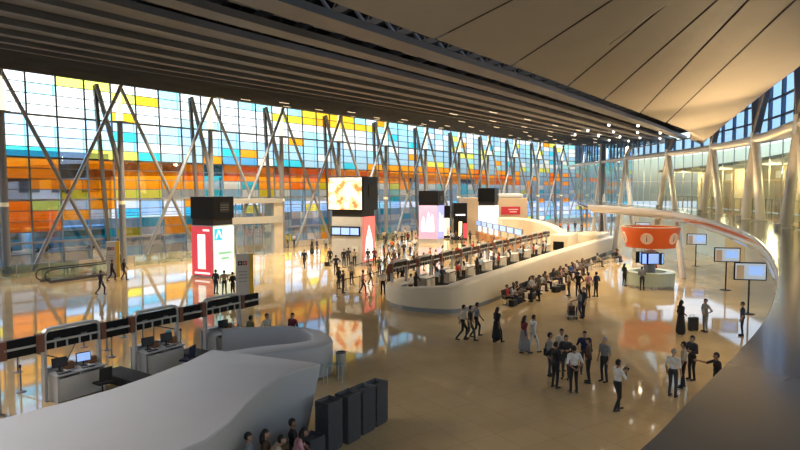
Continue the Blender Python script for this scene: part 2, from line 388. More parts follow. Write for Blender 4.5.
fixed = {(-3, 1): 'c', (-2, 0): 'y', (-1, 0): 'y', (0, 1): 'y', (0, 3): 'a', (0, 5): 'C', (0, 7): 'y', (1, 1): 'a', (1, 7): 'C', (2, 0): 'c', (2, 1): 'c',
         (-1, 7): 'y', (-4, 7): 'C', (-3, 7): 'C', (-5, 7): 'C', (-5, 8): 'o', (-4, 8): 'o', (-3, 8): 'o', (-4, 9): 'o', (-3, 9): 'o', (-4, 10): 'g', (-3, 10): 'o', (-2, 10): 'o', (-1, 8): 'o',
         (-1, 9): 'k', (-1, 10): 'o', (-2, 8): 'b', (-2, 9): 'b', (-4, 11): 'g', (-3, 11): 'w', (-2, 11): 'Y', (-1, 11): 'o',
         (0, 8): 'k', (0, 9): 'o', (0, 10): 'o', (0, 11): 'y', (1, 8): 'o', (1, 9): 'o', (1, 10): 'o', (1, 11): 'y', (2, 8): 'k', (2, 9): 'o', (2, 10): 'o', (2, 11): 'g', (3, 8): 'o', (3, 9): 'r', (3, 10): 'o', (3, 11): 'g',
         (-4, 12): 'r', (-4, 13): 'r', (-4, 14): 'r', (-3, 13): 'r', (-3, 14): 'r', (-3, 12): 'y', (-2, 13): 'o', (-2, 15): 'C', (-1, 12): 'o', (-1, 15): 'C', (0, 13): 'C', (0, 14): 'b', (2, 14): 'o', (2, 15): 'o', (1, 13): 'b', (1, 14): 'C',
         (3, 12): 'o', (3, 13): 'C', (3, 14): 'C', (3, 3): 'c', (4, 3): 'c', (6, 0): 'c', (7, 0): 'c', (5, 6): 'C', (5, 7): 'B', (6, 6): 'o', (6, 7): 'B', (6, 8): 'r',
         (8, 1): 'Y', (9, 1): 'Y', (10, 1): 'a', (10, 0): 'Y', (9, 0): 'c', (9, 4): 'o', (11, 0): 'a', (12, 0): 'a', (13, 0): 'a', (11, 1): 'o', (14, 1): 'a', (13, 1): 'a', (12, 1): 'a', (11, 3): 'c', (15, 1): 'Y',
         (4, 7): 'o', (5, 8): 'o', (7, 8): 'o', (4, 8): 'C', (4, 9): 'C', (5, 9): 'r', (6, 9): 'o', (7, 9): 'o', (8, 9): 'r', (4, 10): 'b', (5, 10): 'w', (6, 10): 'C', (7, 10): 'o', (4, 11): 'C', (6, 11): 'w', (7, 11): 'Y',
         (9, 9): 'o', (10, 9): 'r', (11, 9): 'o', (8, 8): 'k', (9, 8): 'r', (10, 8): 'r', (8, 10): 'o', (9, 10): 'r', (11, 10): 'Y'}
def pane_code(c, r):
    if (c, r) in fixed: return fixed[(c, r)]
    h = random.random(); far = c > 14
    if far:
        if r < 2: return 'c' if h < .3 else 'y' if h < .36 else 'o' if h < .38 else 'b' if h < .75 else 'w'
        if r < 6: return 'c' if h < .15 else 'C' if h < .21 else 'o' if h < .225 else 'y' if h < .25 else 'b' if h < .75 else 'w'
        if r < 7: return 'y' if h < .2 else 'b' if h < .8 else 'c'
        if r < 10: return 'r' if h < .12 else 'o' if h < .85 - (c > 30) * .4 else 'b'
        return 'C' if h < .08 else 'o' if h < .13 else 'b' if h < .6 else 'y' if h < .63 else 'c' if h < .72 else 'w'
    if r < 4: return 'c' if h < .05 else 'w'
    if r < 7: return 'c' if h < .05 else 'b' if h < (.55 if r == 4 else .9) else 'w'  # pale blue tint here stands in for hazy sky behind the glass
    if r < 8: return 'C' if h < .12 else 'b' if h < .9 else 'w'
    if r < 11: return 'o' if h < .7 else 'r' if h < .85 else 'b'
    return 'C' if h < .06 else 'o' if h < .1 else 'Y' if h < .14 else 'b' if h < .5 else 'g' if h < .6 else 'w'
# stations along the front, 4 panes to a bay; straight part then the turn
stn = resample(front, COLW)
LEAN = 0.7
def fp(p, z, i, off=0.0):
    d = (stn[min(i + 1, len(stn) - 1)] - stn[max(i - 1, 0)]).normalized(); n = Vector((-d.y, d.x, 0))
    return Vector((p.x, p.y, z)) + n * (off + LEAN * z / 17.8)
C0 = -12                                               # column number of the first station
panes_far = {k: MB() for k in GKEYS}
pm = {k: MB().box((0, 0, 0), (COLW - 0.06, 0.03, PITCH - 0.05)).mesh('pane', GL[k]) for k in GKEYS}
lean_a = math.atan(LEAN / 17.8); FARM = MB(); nind = 0
for j in range(len(stn) - 1):
    c = C0 + j
    for r in range(ROWS):
        z1 = 17.8 - r * PITCH; zc = z1 - PITCH / 2; code = pane_code(c, r)
        a_ = fp(stn[j], zc, j); b_ = fp(stn[j + 1], zc, j + 1); d = b_ - a_; ang = math.atan2(d.y, d.x)
        if -5 <= c <= 11:
            o = link('pane', pm[code], wl, (a_ + b_) / 2); o.rotation_euler = (-lean_a * -1, 0, ang); nind += 1
        else:
            FARM.mi = GKEYS.index(code); FARM.box((a_ + b_) / 2, (d.length - 0.06, 0.03, PITCH - 0.05), rz=ang, rx=lean_a)
fo = FARM.build('distant_panes', [GL[k] for k in GKEYS], wl); fo['kind'] = 'stuff'
for j in range(len(stn)):
    MB().bar(fp(stn[j], 0, j, -0.06), fp(stn[j], 17.8, j, -0.06), 0.09, 0.16, up=(U.x, U.y, 0)).build('mullion', MULL, wl)
    if j % 4 and -6 < C0 + j < 12:
        MB().bar(fp(stn[j], 0, j, 0.5), fp(stn[j], 17.8, j, 0.5), 0.05, 0.12, up=(U.x, U.y, 0)).build('outer_fin', GL['c'], wl)
for r in range(ROWS + 1):
    z = 17.8 - r * PITCH; thick = r % 4 == 0
    MB().sweep([fp(stn[j], z, j, -0.06) for j in range(len(stn))], [(-.06, -.035), (.06, -.035), (.06, .035), (-.06, .035)] if not thick else [(-.05, -.09), (.14, -.09), (.14, .09), (-.05, .09)]).build('transom', MULL if not thick else STEEL_D if r == 8 else STEEL, wl)
MB().sweep([fp(stn[j], 0.35, j) for j in range(len(stn))], [(-.25, -.35), (.3, -.35), (.3, .35), (-.25, .35)]).build('kerb', STONE, wl)
# roof fascia over the glass
MB().sweep([Vector((p.x, p.y, 17.9)) for p in front], [(-1.6, -.05), (.5, -.15), (.5, .5), (-1.6, .6)]).build('eaves', SLAT, wl)
# lattice: masts, leaning black posts, crossed braces
GLOW = mat('glowing lamp shade', (1.0, 0.9, 0.6), 0.4, emit=1.3)
nodes = [i for i in range(0, len(stn), 4)]
INS = 1.1
def npt(i, z, off=INS):
    d = (stn[min(i + 1, len(stn) - 1)] - stn[max(i - 1, 0)]).normalized(); n = Vector((d.y, -d.x, 0))
    return Vector((stn[i].x, stn[i].y, z)) + n * off
for q, i in enumerate(nodes):
    MB().tube([npt(i, 0), npt(i, 7.5), npt(i, 13.9)], [0.34, 0.3, 0.26], 14).build('mast', STEEL, wl, smooth=True)
    MB().lathe([(0.1, 0), (0.75, 0.02), (0.75, 0.1), (0.1, 0.14)], 16, npt(i, 13.8)).build('lamp_tray', STEEL_D, wl)
    MB().tube([npt(i, 14.0), npt(i, 15.4), npt(i, 17.4)], [0.34, 0.25, 0.14], 12).build('lamp_shade', GLOW, wl, smooth=True)
    MB().tube([npt(i, 5.9), npt(i, 6.25)], [0.33, 0.33], 12).build('lamp_collar', mat('warm lamp collar', (0.8, 0.72, 0.5), 0.4, emit=0.25), wl)
    e = stn[i] - (stn[min(i + 1, len(stn) - 1)] - stn[max(i - 1, 0)]).normalized() * 1.9
    dd = (stn[min(i + 1, len(stn) - 1)] - stn[max(i - 1, 0)]).normalized(); nn = Vector((dd.y, -dd.x, 0))
    MB().tube([npt(i, 9.0), e + nn * 0.6 + Vector((0, 0, 17.3))], [0.26, 0.2], 10).build('branch', STEEL, wl, smooth=True)
    MB().bar(e + nn * 0.25 + dd * 1.0, e + nn * 0.3 + Vector((0, 0, 17.2)), 0.32, 0.32, up=(dd.x, dd.y, 0)).build('black_post', STEEL_D, wl)
for i, k in zip(nodes, nodes[1:]):
    a_, b_ = npt(i, 17.3, 1.3), npt(k, 17.3, 1.3); f_ = 0.82
    g1 = npt(i, 0.3, 1.3).lerp(npt(k, 0.3, 1.3), f_); g2 = npt(k, 0.3, 1.6).lerp(npt(i, 0.3, 1.6), f_)
    MB().tube([a_, g1], 0.17, 10).build('brace', STEEL, wl, smooth=True)
    MB().tube([b_ + NIN * 0.3, g2], 0.17, 10).build('brace', STEEL, wl, smooth=True)

# ------------------------------------------------------------------ outside the glass
def outp(c, off, z): # point outside the front at column c
    p = T0 + U * (COLW * c); return Vector((p.x, p.y, z)) - NIN * off
ex = struct('exterior_ground', None, MB().prism([(-260, -60), (300, -60), (300, 420), (-260, 420)], -0.6, -0.4).mesh('exterior_ground', mat('asphalt', (0.42, 0.44, 0.48), 0.8, noise=0.1, scale=0.3)))
CAN = mat('terracotta canopy', (0.12, 0.045, 0.02), 0.7, noise=0.1, scale=0.3)
can = thing('exterior_canopy', 'long curved terracotta canopy outside behind the coloured glass', 'canopy')
path = smoothpath([outp(-14, 9, 7.4), outp(-6, 10, 8.3), outp(0, 11.5, 9.4), outp(6, 13, 9.9), outp(14, 14, 9.9), outp(24, 14, 9.6), outp(40, 12, 9.2)], 6)
MB().sweep(path, [(-3.5, -0.2), (3.5, -0.8), (3.5, 0.7), (-3.5, 1.2)]).build('canopy_roof', CAN, can, smooth=True)
for c in range(-10, 36, 6): MB().tube([outp(c, 12, 0), outp(c, 11.5, 9)], 0.2, 8).build('canopy_post', STEEL_L, can)
wall = thing('parapet_wall', 'low pale road wall with rail outside the glass', 'wall')
MB().bar(outp(-20, 26, 1.6), outp(40, 26, 1.6), 0.4, 3.2).build('wall_body', mat('pale concrete', (0.5, 0.51, 0.53), 0.8, noise=0.1), wall)
for z in (3.6, 4.0): MB().bar(outp(-20, 26, z), outp(40, 26, z), 0.08, 0.08).build('rail', STEEL, wall)
bl = thing('terminal_wing', 'pale grey building wing far outside the glass', 'building')
MB().bar(outp(-3, 60, 7), outp(10, 60, 7), 14, 14).build('block', mat('grey facade', (0.6, 0.6, 0.63), 0.7), bl)
for k in range(6): MB().bar(outp(-2 + 2 * k, 52.8, 8), outp(-0.8 + 2 * k, 52.8, 8), 0.3, 2.2).build('window', mat('dark glass', (0.08, 0.1, 0.13), 0.1), bl)
MB().bar(outp(-2, 60, 16), outp(3, 60, 16), 8, 4).build('roof_room', MATS['grey facade'], bl)
for n_i, (c, colr, nm) in enumerate(((-2.5, (0.05, 0.3, 0.6), 'blue'), (1.5, (0.1, 0.35, 0.6), 'pale blue'))):
    bs = thing('parked_bus', f'{nm} bus parked on the road outside the glass', 'bus')
    bc = outp(c, 20, 0); an = math.atan2(U.y, U.x)
    bs.location = bc; bs.rotation_euler = (0, 0, an)
    MB().box((0, 0, 1.55), (9, 2.4, 2.5)).build('body', mat(nm + ' bus paint', colr, 0.3), bs, bevel=0.15)
    MB().box((0, -1.22, 2.0), (8.2, 0.06, 0.8)).build('window_band', MATS['dark glass'], bs)
    for x in (-3, 3): MB().tube([(x, -1.25, 0.45), (x, 1.25, 0.45)], 0.45, 14).build('wheel', BLACKM, bs)

# ------------------------------------------------------------------ curved glass wall over the mezzanine
wr = struct('wall_right', 'curved glass wall with paired leaning columns along the mezzanine')
GU = glass('pale blue glazing', (0.42, 0.62, 0.88), 0.10); GG = glass('green tinted glazing', (0.74, 0.85, 0.78), 0.05, trans=0.04)
rs = resample([p for p in ring if p.y > 6], 2.3)
def rp(i, z, off=0.0):
    i = max(0, min(len(rs) - 1, i)); d = (rs[min(i + 1, len(rs) - 1)] - rs[max(i - 1, 0)]).normalized(); n = Vector((d.y, -d.x, 0))
    return Vector((rs[i].x, rs[i].y, z)) + n * off
for i in range(len(rs) - 1):
    zr = ring_z(rs[i].y); lv = [HM + 0.05, HM + (zr - HM) * 0.5, zr - 0.15, zr + 0.2, zr + 1.2, zr + 2.2, zr + 3.2, zr + 4.3]
    zlim = 7.3 + 46 * rs[i].y / 600 + 0.5
    for a_, (z0, z1) in enumerate(zip(lv, lv[1:])):
        if a_ == 2 or (rs[i].y > 44 and a_ > 2 and z1 > zlim + 0.6): continue
        p, q = rp(i, (z0 + z1) / 2, 1.2), rp(i + 1, (z0 + z1) / 2, 1.2); d = q - p
        MB().box((p + q) / 2, (d.length - 0.06, 0.03, z1 - z0 - 0.05), rz=math.atan2(d.y, d.x)).build('pane', GG if a_ < 2 else GU, wr)
    MB().bar(rp(i, zr, 1.15), rp(i, zr + 4.4 if rs[i].y < 44 else max(zlim, zr + 0.5), 1.15), 0.1, 0.2).build('mullion', MULL, wr)
    MB().bar(rp(i, HM, 1.2), rp(i, zr, 1.2), 0.04, 0.06).build('lower_mullion', STEEL_L, wr)
for dz in (1.2, 2.2, 3.2):
    MB().sweep([rp(i, ring_z(rs[i].y) + dz, 1.15) for i in range(len(rs)) if rs[i].y < (44 if dz > 2 else 70)], [(-.06, -.05), (.06, -.05), (.06, .05), (-.06, .05)]).build('transom', MULL, wr)
MB().tube([rp(i, ring_z(rs[i].y)) for i in range(len(rs))], 0.2, 10).build('ring_beam', STEEL_L, wr, smooth=True)
MB().sweep([rp(i, ring_z(rs[i].y), 0.7) for i in range(len(rs))], [(-.5, -.08), (.5, -.08), (.5, .08), (-.5, .08)]).build('ring_ledge', STEEL, wr)
LEG = mat('warm grey column paint', (0.58, 0.55, 0.5), 0.35, 0.2, noise=0.04)
allnodes = [Vector((13.4, 16, 0))] + ring_nodes
for k, nd in enumerate(allnodes):
    j = near_index(ring, nd); d = (ring[j + 1] - ring[j - 1]).normalized(); n = Vector((d.y, -d.x, 0)); zr = ring_z(nd.y)
    top = nd + Vector((0, 0, zr - 0.15))
    sp = 0.55 + 0.5 * (k > 2) + 0.3 * (k > 3)
    for s_ in (-1, 1):
        f_ = nd + d * s_ * sp - n * 0.25 * s_; ft = top + d * s_ * 0.16
        slope = (f_ + Vector((0, 0, HM)) - ft); g = ft + slope * ((zr - 0.15) / (zr - 0.15 - HM))
        MB().tube(([g] if k > 3 else []) + [f_ + Vector((0, 0, HM)), ft.lerp(f_ + Vector((0, 0, HM)), 0.08), ft], [0.24] * (1 + (k > 3)) + [0.2, 0.12], 14).build('column_leg', LEG, wr, smooth=True)
        MB().lathe([(0.36, 0), (0.36, 0.04), (0.26, 0.06)], 16, (f_.x, f_.y, HM + 0.002)).build('base_ring', STEEL_L, wr)
        MB().bar(top + Vector((0, 0, 0.3)), top + d * s_ * (2.1 if nd.y < 44 else 0.6) + n * 0.3 + Vector((0, 0, 4.6 if nd.y < 44 else 1.4)), 0.32, 0.26).build('upper_strut', mat('dark grey strut', (0.2, 0.2, 0.2), 0.5), wr)  # struts in one even grey, darker than the legs
    MB().tube([top - Vector((0, 0, 0.25)), top + Vector((0, 0, 0.5))], [0.26, 0.24], 12).build('node', STEEL_L, wr, smooth=True)
MB().bar((27.2, 81, 0), (27.2, 81, 13.4), 0.7, 0.5).build('end_post', STEEL_D, wr)
# ground level wall under the mezzanine, pale panels with doors
wu = struct('wall_1', 'pale glossy panel wall under the mezzanine')
PAN = mat('pale green back painted glass', (0.58, 0.62, 0.53), 0.12, noise=0.03, scale=0.5)
i = 0
while i < len(rs) - 2:
    p, q = rp(i, 2.4, 9.5), rp(i + 2, 2.4, 9.5); d = q - p
    MB().box((p + q) / 2, (d.length - 0.05, 0.12, 4.78), rz=math.atan2(d.y, d.x)).build('panel', PAN if (i // 2) % 3 else mat('ochre panel', (0.6, 0.47, 0.25), 0.3, noise=0.05), wu)
    i += 2
# rooms behind the curved glass
rm = struct('wall_2', 'beige corridor wall with doors behind the curved glass')
CORR = mat('warm corridor plaster', (0.60, 0.47, 0.28), 0.7, noise=0.05)
sel = [i for i in range(len(rs)) if 14 < rs[i].y < 60]
for a_, b_ in zip(sel[::2], sel[2::2]):
    p, q = rp(a_, 7.6, 5.0), rp(b_, 7.6, 5.0); d = q - p; an = math.atan2(d.y, d.x)
    MB().box((p + q) / 2, (d.length, 0.15, 3.8), rz=an).build('panel', CORR, rm)
    if (a_ // 2) % 2 == 0:
        c = p.lerp(q, 0.5) - Vector((d.y, -d.x, 0)).normalized() * 0.1
        MB().box((c.x, c.y, HM + 1.1), (1.3, 0.08, 2.2), rz=an).build('door_leaf', mat('wood door', (0.3, 0.17, 0.07), 0.5, noise=0.1), rm)
        MB().box((c.x, c.y, HM + 2.7), (1.3, 0.06, 0.5), rz=an).build('notice', mat('white notice', (0.8, 0.8, 0.78), 0.6), rm)
MB().sweep([rp(i, 9.0, 3.2) for i in sel], [(-1.9, 0), (1.9, 0), (1.9, .2), (-1.9, .2)]).build('corridor_ceiling', PLASTER, rm)
MB().sweep([rp(i, HM - 0.1, 3.0) for i in sel], [(-2.2, -.1), (2.2, -.1), (2.2, .05), (-2.2, .05)]).build('corridor_floor', FLOOR2, rm)
for i in sel[::4]:
    l = bpy.data.lights.new('corridor_lamp', 'POINT'); l.energy = 420; l.color = (1, 0.78, 0.45); l.shadow_soft_size = 0.3
    o = bpy.data.objects.new('corridor_lamp', l); C.objects.link(o); o.location = rp(i, 8.6, 3.6)
rl = thing('corridor_railing', 'dark metal railing in the corridor behind the curved glass', 'railing')
MB().sweep([rp(i, HM + 1.0, 2.4) for i in sel], [(-.03, -.03), (.03, -.03), (.03, .03), (-.03, .03)]).build('handrail', STEEL_D, rl)
for i in sel:
    for f_ in (0, 0.5):
        p = rp(i, HM, 2.4).lerp(rp(i + 1, HM, 2.4), f_); MB().bar(p, p + Vector((0, 0, 1)), 0.04, 0.04).build('baluster', STEEL_D, rl)
for nd in ring_nodes[1:5]: spot(nd + Vector((-2.2, -0.6, ring_z(nd.y) - 0.3)), 500, (1, 0.8, 0.5), 2.3, (-0.2, -0.1, -1), 0.12)  # added spots with no fixture, brighten the far mezzanine floor
# fill spots without fixtures, added under the mezzanine for warm light
for i in range(4, len(rs) - 6, 5):
    p = rp(i, HM - 1.0, -1.0); spot(p, 420, (1, 0.78, 0.48), 2.4, (0, 0, -1), 0.2)

# ------------------------------------------------------------------ near check-in island
U1 = Vector((0.543, 0.84, 0)).normalized(); A1 = math.atan2(U1.y, U1.x)
FRAME = mat('grey counter frame', (0.5, 0.5, 0.49), 0.4, 0.3, noise=0.03)
DESKW = mat('pale counter panel', (0.62, 0.62, 0.60), 0.45)
def portal_mesh():
    pts = []
    w_, h_, r_ = 1.95, 2.5, 0.22
    pts = [(0, 0, 0), (0, 0, h_ - r_)] + [(r_ - r_ * math.cos(t), 0, h_ - r_ + r_ * math.sin(t)) for t in (PI / 6, PI / 3, PI / 2)]
    pts += [(w_ - x, y, z) for x, y, z in pts[::-1]]
    mb = MB(); vs = []; fs = []
    for i, p in enumerate(pts):
        p = Vector(p); d = Vector(pts[min(i + 1, len(pts) - 1)]) - Vector(pts[max(i - 1, 0)]); d.normalize(); s_ = Vector((d.z, 0, -d.x))
        vs += [p + s_ * a + Vector((0, b, 0)) for a, b in ((-.05, -.1), (.05, -.1), (.05, .1), (-.05, .1))]
    for i in range(len(pts) - 1): fs += [(i * 4 + j, i * 4 + (j + 1) % 4, i * 4 + 4 + (j + 1) % 4, i * 4 + 4 + j) for j in range(4)]
    return mb.add(vs, fs + [(0, 1, 2, 3), (len(vs) - 1, len(vs) - 2, len(vs) - 3, len(vs) - 4)]).mesh('frame', FRAME)
ME_FRAME = portal_mesh()
def sign_mesh(wd, h=0.6):
    return MB().box((wd / 2, 0, 0), (wd, 0.12, h)).mesh('sign_panel', BLACK)
ME_SIGN = sign_mesh(1.8); ME_SIGN2 = sign_mesh(0.93)
ME_RAIL = MB().bar((0, -0.12, 0), (1.95, -0.12, 0), 0.06, 0.07).mesh('rail', FRAME)
ME_RAIL2 = MB().bar((0.2, -0.12, 0), (1.19, -0.12, 0), 0.06, 0.07).mesh('rail', FRAME)
ME_STRUT = MB().bar((0, -0.09, -0.28), (0, -0.09, 0.02), 0.05, 0.05).mesh('strut', FRAME)
ME_BLOCK = MB().box((0, 0, 0), (0.2, 0.3, 0.62)).mesh('end_block', BROWN)
ME_DESK = MB().box((0.98, -0.55, 0.42), (1.7, 0.06, 0.8)).box((0.16, -0.15, 0.45), (0.06, 0.86, 0.9)).box((1.8, -0.15, 0.45), (0.06, 0.86, 0.9)).box((0.98, -0.1, 0.45), (0.06, 0.8, 0.9)).box((0.98, 0.25, 0.5), (1.7, 0.06, 1.0)).mesh('desk_body', DESKW)
ME_TOP = MB().box((0.98, -0.2, 0.93), (1.78, 0.8, 0.05)).mesh('desk_top', DESKW, bevel=0.01)
ME_UP = MB().box((0.98, 0.3, 1.08), (1.78, 0.3, 0.04)).box((0.98, 0.42, 0.6), (1.78, 0.05, 0.95)).mesh('desk_front', WHITE)
ME_CONV = MB().box((0.72, -0.5, 0.2), (0.9, 2.2, 0.34)).mesh('weigh_belt', BLACKM, bevel=0.03)
ME_LET2 = ME_LET = MB().box((0.35, -0.065, 0.02), (0.22, 0.01, 0.07)).mesh('sign_print', mat('dim grey print', (0.3, 0.3, 0.3), 0.5))
def checkin(loc, rz, label, group, with_gap=True, near=True):
    t = thing('check_in_counter', label, 'counter', loc, rz, group)
    link('frame', ME_FRAME, t); s = link('sign_panel', ME_SIGN, t, (0.08, 0, 2.1)); link('sign_print', ME_LET, s); link('sign_print', ME_LET, s, (0.95, 0, 0))
    r = link('rail', ME_RAIL, t, (0, 0, 2.08))
    for x in (0.35, 0.75, 1.2, 1.6): link('strut', ME_STRUT, r, (x, 0, 0.0))
    link('end_block', ME_BLOCK, t, (-0.13, 0, 2.08)); link('end_block', ME_BLOCK, t, (2.08, 0, 2.08))
    link('desk_body', ME_DESK, t); link('desk_top', ME_TOP, t); link('desk_front', ME_UP, t)
    if with_gap:
        s2 = link('sign_panel', ME_SIGN2, t, (2.2, 0, 2.06)); link('rail', ME_RAIL2, t, (1.95, 0, 2.06)); link('weigh_belt', ME_CONV, t, (2.0, 0, 0))
        link('sign_print', ME_LET2, s2, (-0.15, 0, 0)); link('sign_print', ME_LET2, s2, (0.25, 0, 0))
    return t
P1 = G(43, 330, 2.5); P1.z = 0
for k in range(3):
    checkin(P1 + U1 * 3.4 * k, A1, ['check-in counter with rounded grey frame and lit blue monitor, nearest the hall edge', 'middle check-in counter of the near row with two dark monitors', 'check-in counter of the near row beside the curved white wall'][k], 'near check-in counters', k < 3)
sg = thing('hanging_sign', 'black sign panel at the cut-off end of the near check-in row', 'sign', P1 - U1 * 1.2, A1)
link('sign_panel', ME_SIGN2, sg, (0, 0, 2.06)); link('rail', ME_RAIL2, sg, (-0.3, 0, 2.06)); link('end_block', ME_BLOCK, sg, (-0.12, 0, 2.06))
MB().bar((-0.35, 0, 0), (-0.35, 0, 2.4), 0.14, 0.3).build('post', FRAME, sg)
# monitors, chairs and small things at the near counters
def monitor(loc, rz, label, lit):
    t = thing('computer_monitor', label, 'monitor', loc, rz, 'monitors on the near check-in counters')
    MB().box((0, 0, 0.01), (0.22, 0.18, 0.02)).build('foot', BLACKM, t); MB().bar((0, 0.02, 0.02), (0, 0.02, 0.2), 0.05, 0.04).build('stem', BLACKM, t)
    h = MB().box((0, 0, 0.33), (0.5, 0.05, 0.34), rx=-0.15).build('housing', BLACK, t, bevel=0.01)
    MB().box((0, -0.03, 0.33), (0.45, 0.006, 0.28), rx=-0.15).build('display', SCREEN if lit else mat('dark display', (0.02, 0.025, 0.035), 0.15), h); return t
def keyboard(loc, rz, label):
    t = thing('keyboard', label, 'keyboard', loc, rz); MB().box((0, 0, 0.012), (0.42, 0.15, 0.024)).build('case', BLACKM, t)
    MB().box((0, 0.01, 0.026), (0.38, 0.11, 0.01)).build('keys', GREY, t)
mon = [(0, 0.45, 0, 'black monitor facing away on the nearest check-in desk'), (0, 1.3, 1, 'monitor with bright blue screen on the nearest check-in desk'),
       (1, 0.5, 0, 'dark monitor at the outer side of the middle check-in desk'), (1, 1.35, 0, 'dark monitor beside the pale poster on the middle check-in desk'), (2, 0.9, 0, 'small dark monitor on the desk beside the curved white wall')]
side = Vector((-U1.y, U1.x, 0))
for k, x, lit, lb in mon:
    monitor(P1 + U1 * (3.4 * k + x) + side * -0.12 + Vector((0, 0, 0.956)), A1 - 0.15, lb, lit)
    keyboard(P1 + U1 * (3.4 * k + x) + side * -0.42 + Vector((0, 0, 0.956)), A1, 'black keyboard by the ' + lb)
    cbx = MB().box((0, 0, 0.13), (0.26, 0.24, 0.26)).build('document_box', mat('brown leather box', (0.22, 0.1, 0.04), 0.5, noise=0.2, scale=10), None, bevel=0.02)
    cbx.location = P1 + U1 * (3.4 * k + x + 0.38) + side * 0.0 + Vector((0, 0, 0.957)); cbx.rotation_euler = (0, 0, A1)
    tag(cbx, 'brown box next to the ' + lb, 'box', 'boxes on the near check-in counters')
pa = MB().box((0, 0, 0.17), (0.26, 0.02, 0.34)).build('poster_stand', mat('pale cyan notice', (0.35, 0.72, 0.78), 0.5), None); pa.location = P1 + U1 * 5.15 + side * 0.3 + Vector((0, 0, 1.102)); pa.rotation_euler = (0, 0, A1)
tag(pa, 'small pale cyan notice standing on the middle check-in desk', 'notice')
def office_chair(loc, rz, label, colr):
    t = thing('office_chair', label, 'chair', loc, rz, 'office chairs behind the near counters')
    MB().box((0, 0, 0.48), (0.48, 0.46, 0.08)).build('seat', colr, t, bevel=0.03); MB().box((0, -0.24, 0.82), (0.46, 0.07, 0.5), rx=0.12).build('backrest', colr, t, bevel=0.03)
    MB().tube([(0, 0, 0.1), (0, 0, 0.45)], 0.03, 8).build('gas_column', BLACKM, t)
    for k in range(5): MB().bar((0, 0, 0.1), (0.27 * math.cos(k * 1.2566), 0.27 * math.sin(k * 1.2566), 0.05), 0.04, 0.04).build('foot_spoke', BLACKM, t)
NAVY = mat('navy upholstery', (0.015, 0.025, 0.075), 0.7)
office_chair(P1 + U1 * 1.4 - side * 1.1, A1, 'dark office chair behind the nearest check-in desk', BLACKM)
office_chair(P1 + U1 * 4.9 - side * 1.2, A1 + 0.4, 'navy office chair behind the middle check-in desk', NAVY)
office_chair(P1 + U1 * 8.6 - side * 1.3, A1 - 0.3, 'black office chair inside the curved white wall', BLACKM)
# white sculpted back wall of the near island
back = [(-60, 440), (0, 418), (55, 404), (110, 389), (148, 376), (185, 362), (212, 349)]
frontl = [(322, 363), (300, 369), (281, 376), (263, 388), (247, 403), (230, 422), (207, 440), (183, 450), (110, 478), (10, 530)]
poly = [G(x, y, 2.3) for x, y in back] + [G(x, y, 2.3) for x, y in frontl]
bw = thing('counter_back_wall', 'large white sculpted block with broad sloping top behind the near counters', 'counter')
nb_ = len(poly); bot = [p.copy() for p in poly]
for i in range(len(back), nb_): bot[i] += Vector((-1.0 if i > len(back) else -0.45, 0.0, 0))
MB().add([(p.x, p.y, 0) for p in bot] + [tuple(p) for p in poly], [tuple(range(nb_))[::-1], tuple(range(nb_, 2 * nb_))] + [(i, (i + 1) % nb_, nb_ + (i + 1) % nb_, nb_ + i) for i in range(nb_)]).build('body', WHITE, bw, bevel=0.07, seg=3, smooth=True)
cw = thing('curved_counter_wall', 'white rounded wall looping round the end of the near counters', 'counter')
path = smoothpath([G(222, 329, 1.3), G(258, 327, 1.3), G(292, 326.5, 1.3), G(315, 331, 1.3), G(321, 340, 1.3), G(300, 345.5, 1.3), G(270, 348.5, 1.3), G(238, 353, 1.3), G(205, 358, 1.3)], 7)
path = [Vector((p.x, p.y, 0)) for p in path]
def wprof(t, h=1.3):
    w_ = 0.14 + 0.42 * max(0, min(1, (t - 0.3) / 0.25)); r = min(0.1, w_ * 0.45)
    return [(-w_, 0.05), (w_, 0.05), (w_ * 1.02, h - r), (w_ - r * .3, h - r * .3), (w_ - r, h), (-w_ + r, h), (-w_ + r * .3, h - r * .3), (-w_, h - r)]
MB().sweep(path, wprof).build('wall_ribbon', WHITE, cw, smooth=True, angle=50)
MB().sweep(path, lambda t: [(a * 0.9, b) for a, b in ((-.15, 0), (.15, 0), (.15, .06), (-.15, .06))]).build('plinth', STEEL_D, cw)
# glass side table and bin at the corner
gt = thing('side_table', 'small glass table between white wall and litter bin', 'table', G(333, 383, 0), 0.5)
MB().box((0, 0, 0.72), (0.7, 0.5, 0.02)).build('glass_top', glass('table glass', (0.6, 0.75, 0.7), 0.25), gt)
for x in (-.3, .3):
    for y in (-.2, .2): MB().bar((x, y, 0), (x, y, 0.71), 0.03, 0.03).build('leg', STEEL_L, gt)
def bin_(loc, label):
    t = thing('litter_bin', label, 'bin', loc)
    MB().lathe([(0.19, 0), (0.2, 0.02), (0.2, 0.92), (0.17, 0.93), (0.17, 0.8)], 20).build('body', STEEL_L, t, smooth=True)
    MB().lathe([(0.2, 0.93), (0.21, 0.97), (0.15, 0.97), (0.14, 0.9)], 20, cap=False).build('rim', STEEL_D, t)
    MB().lathe([(0.16, 0.78), (0.16, 0.8)], 16).build('liner', BLACKM, t)
bin_(G(341, 376, 0), 'cylindrical steel litter bin beside the white counter wall')
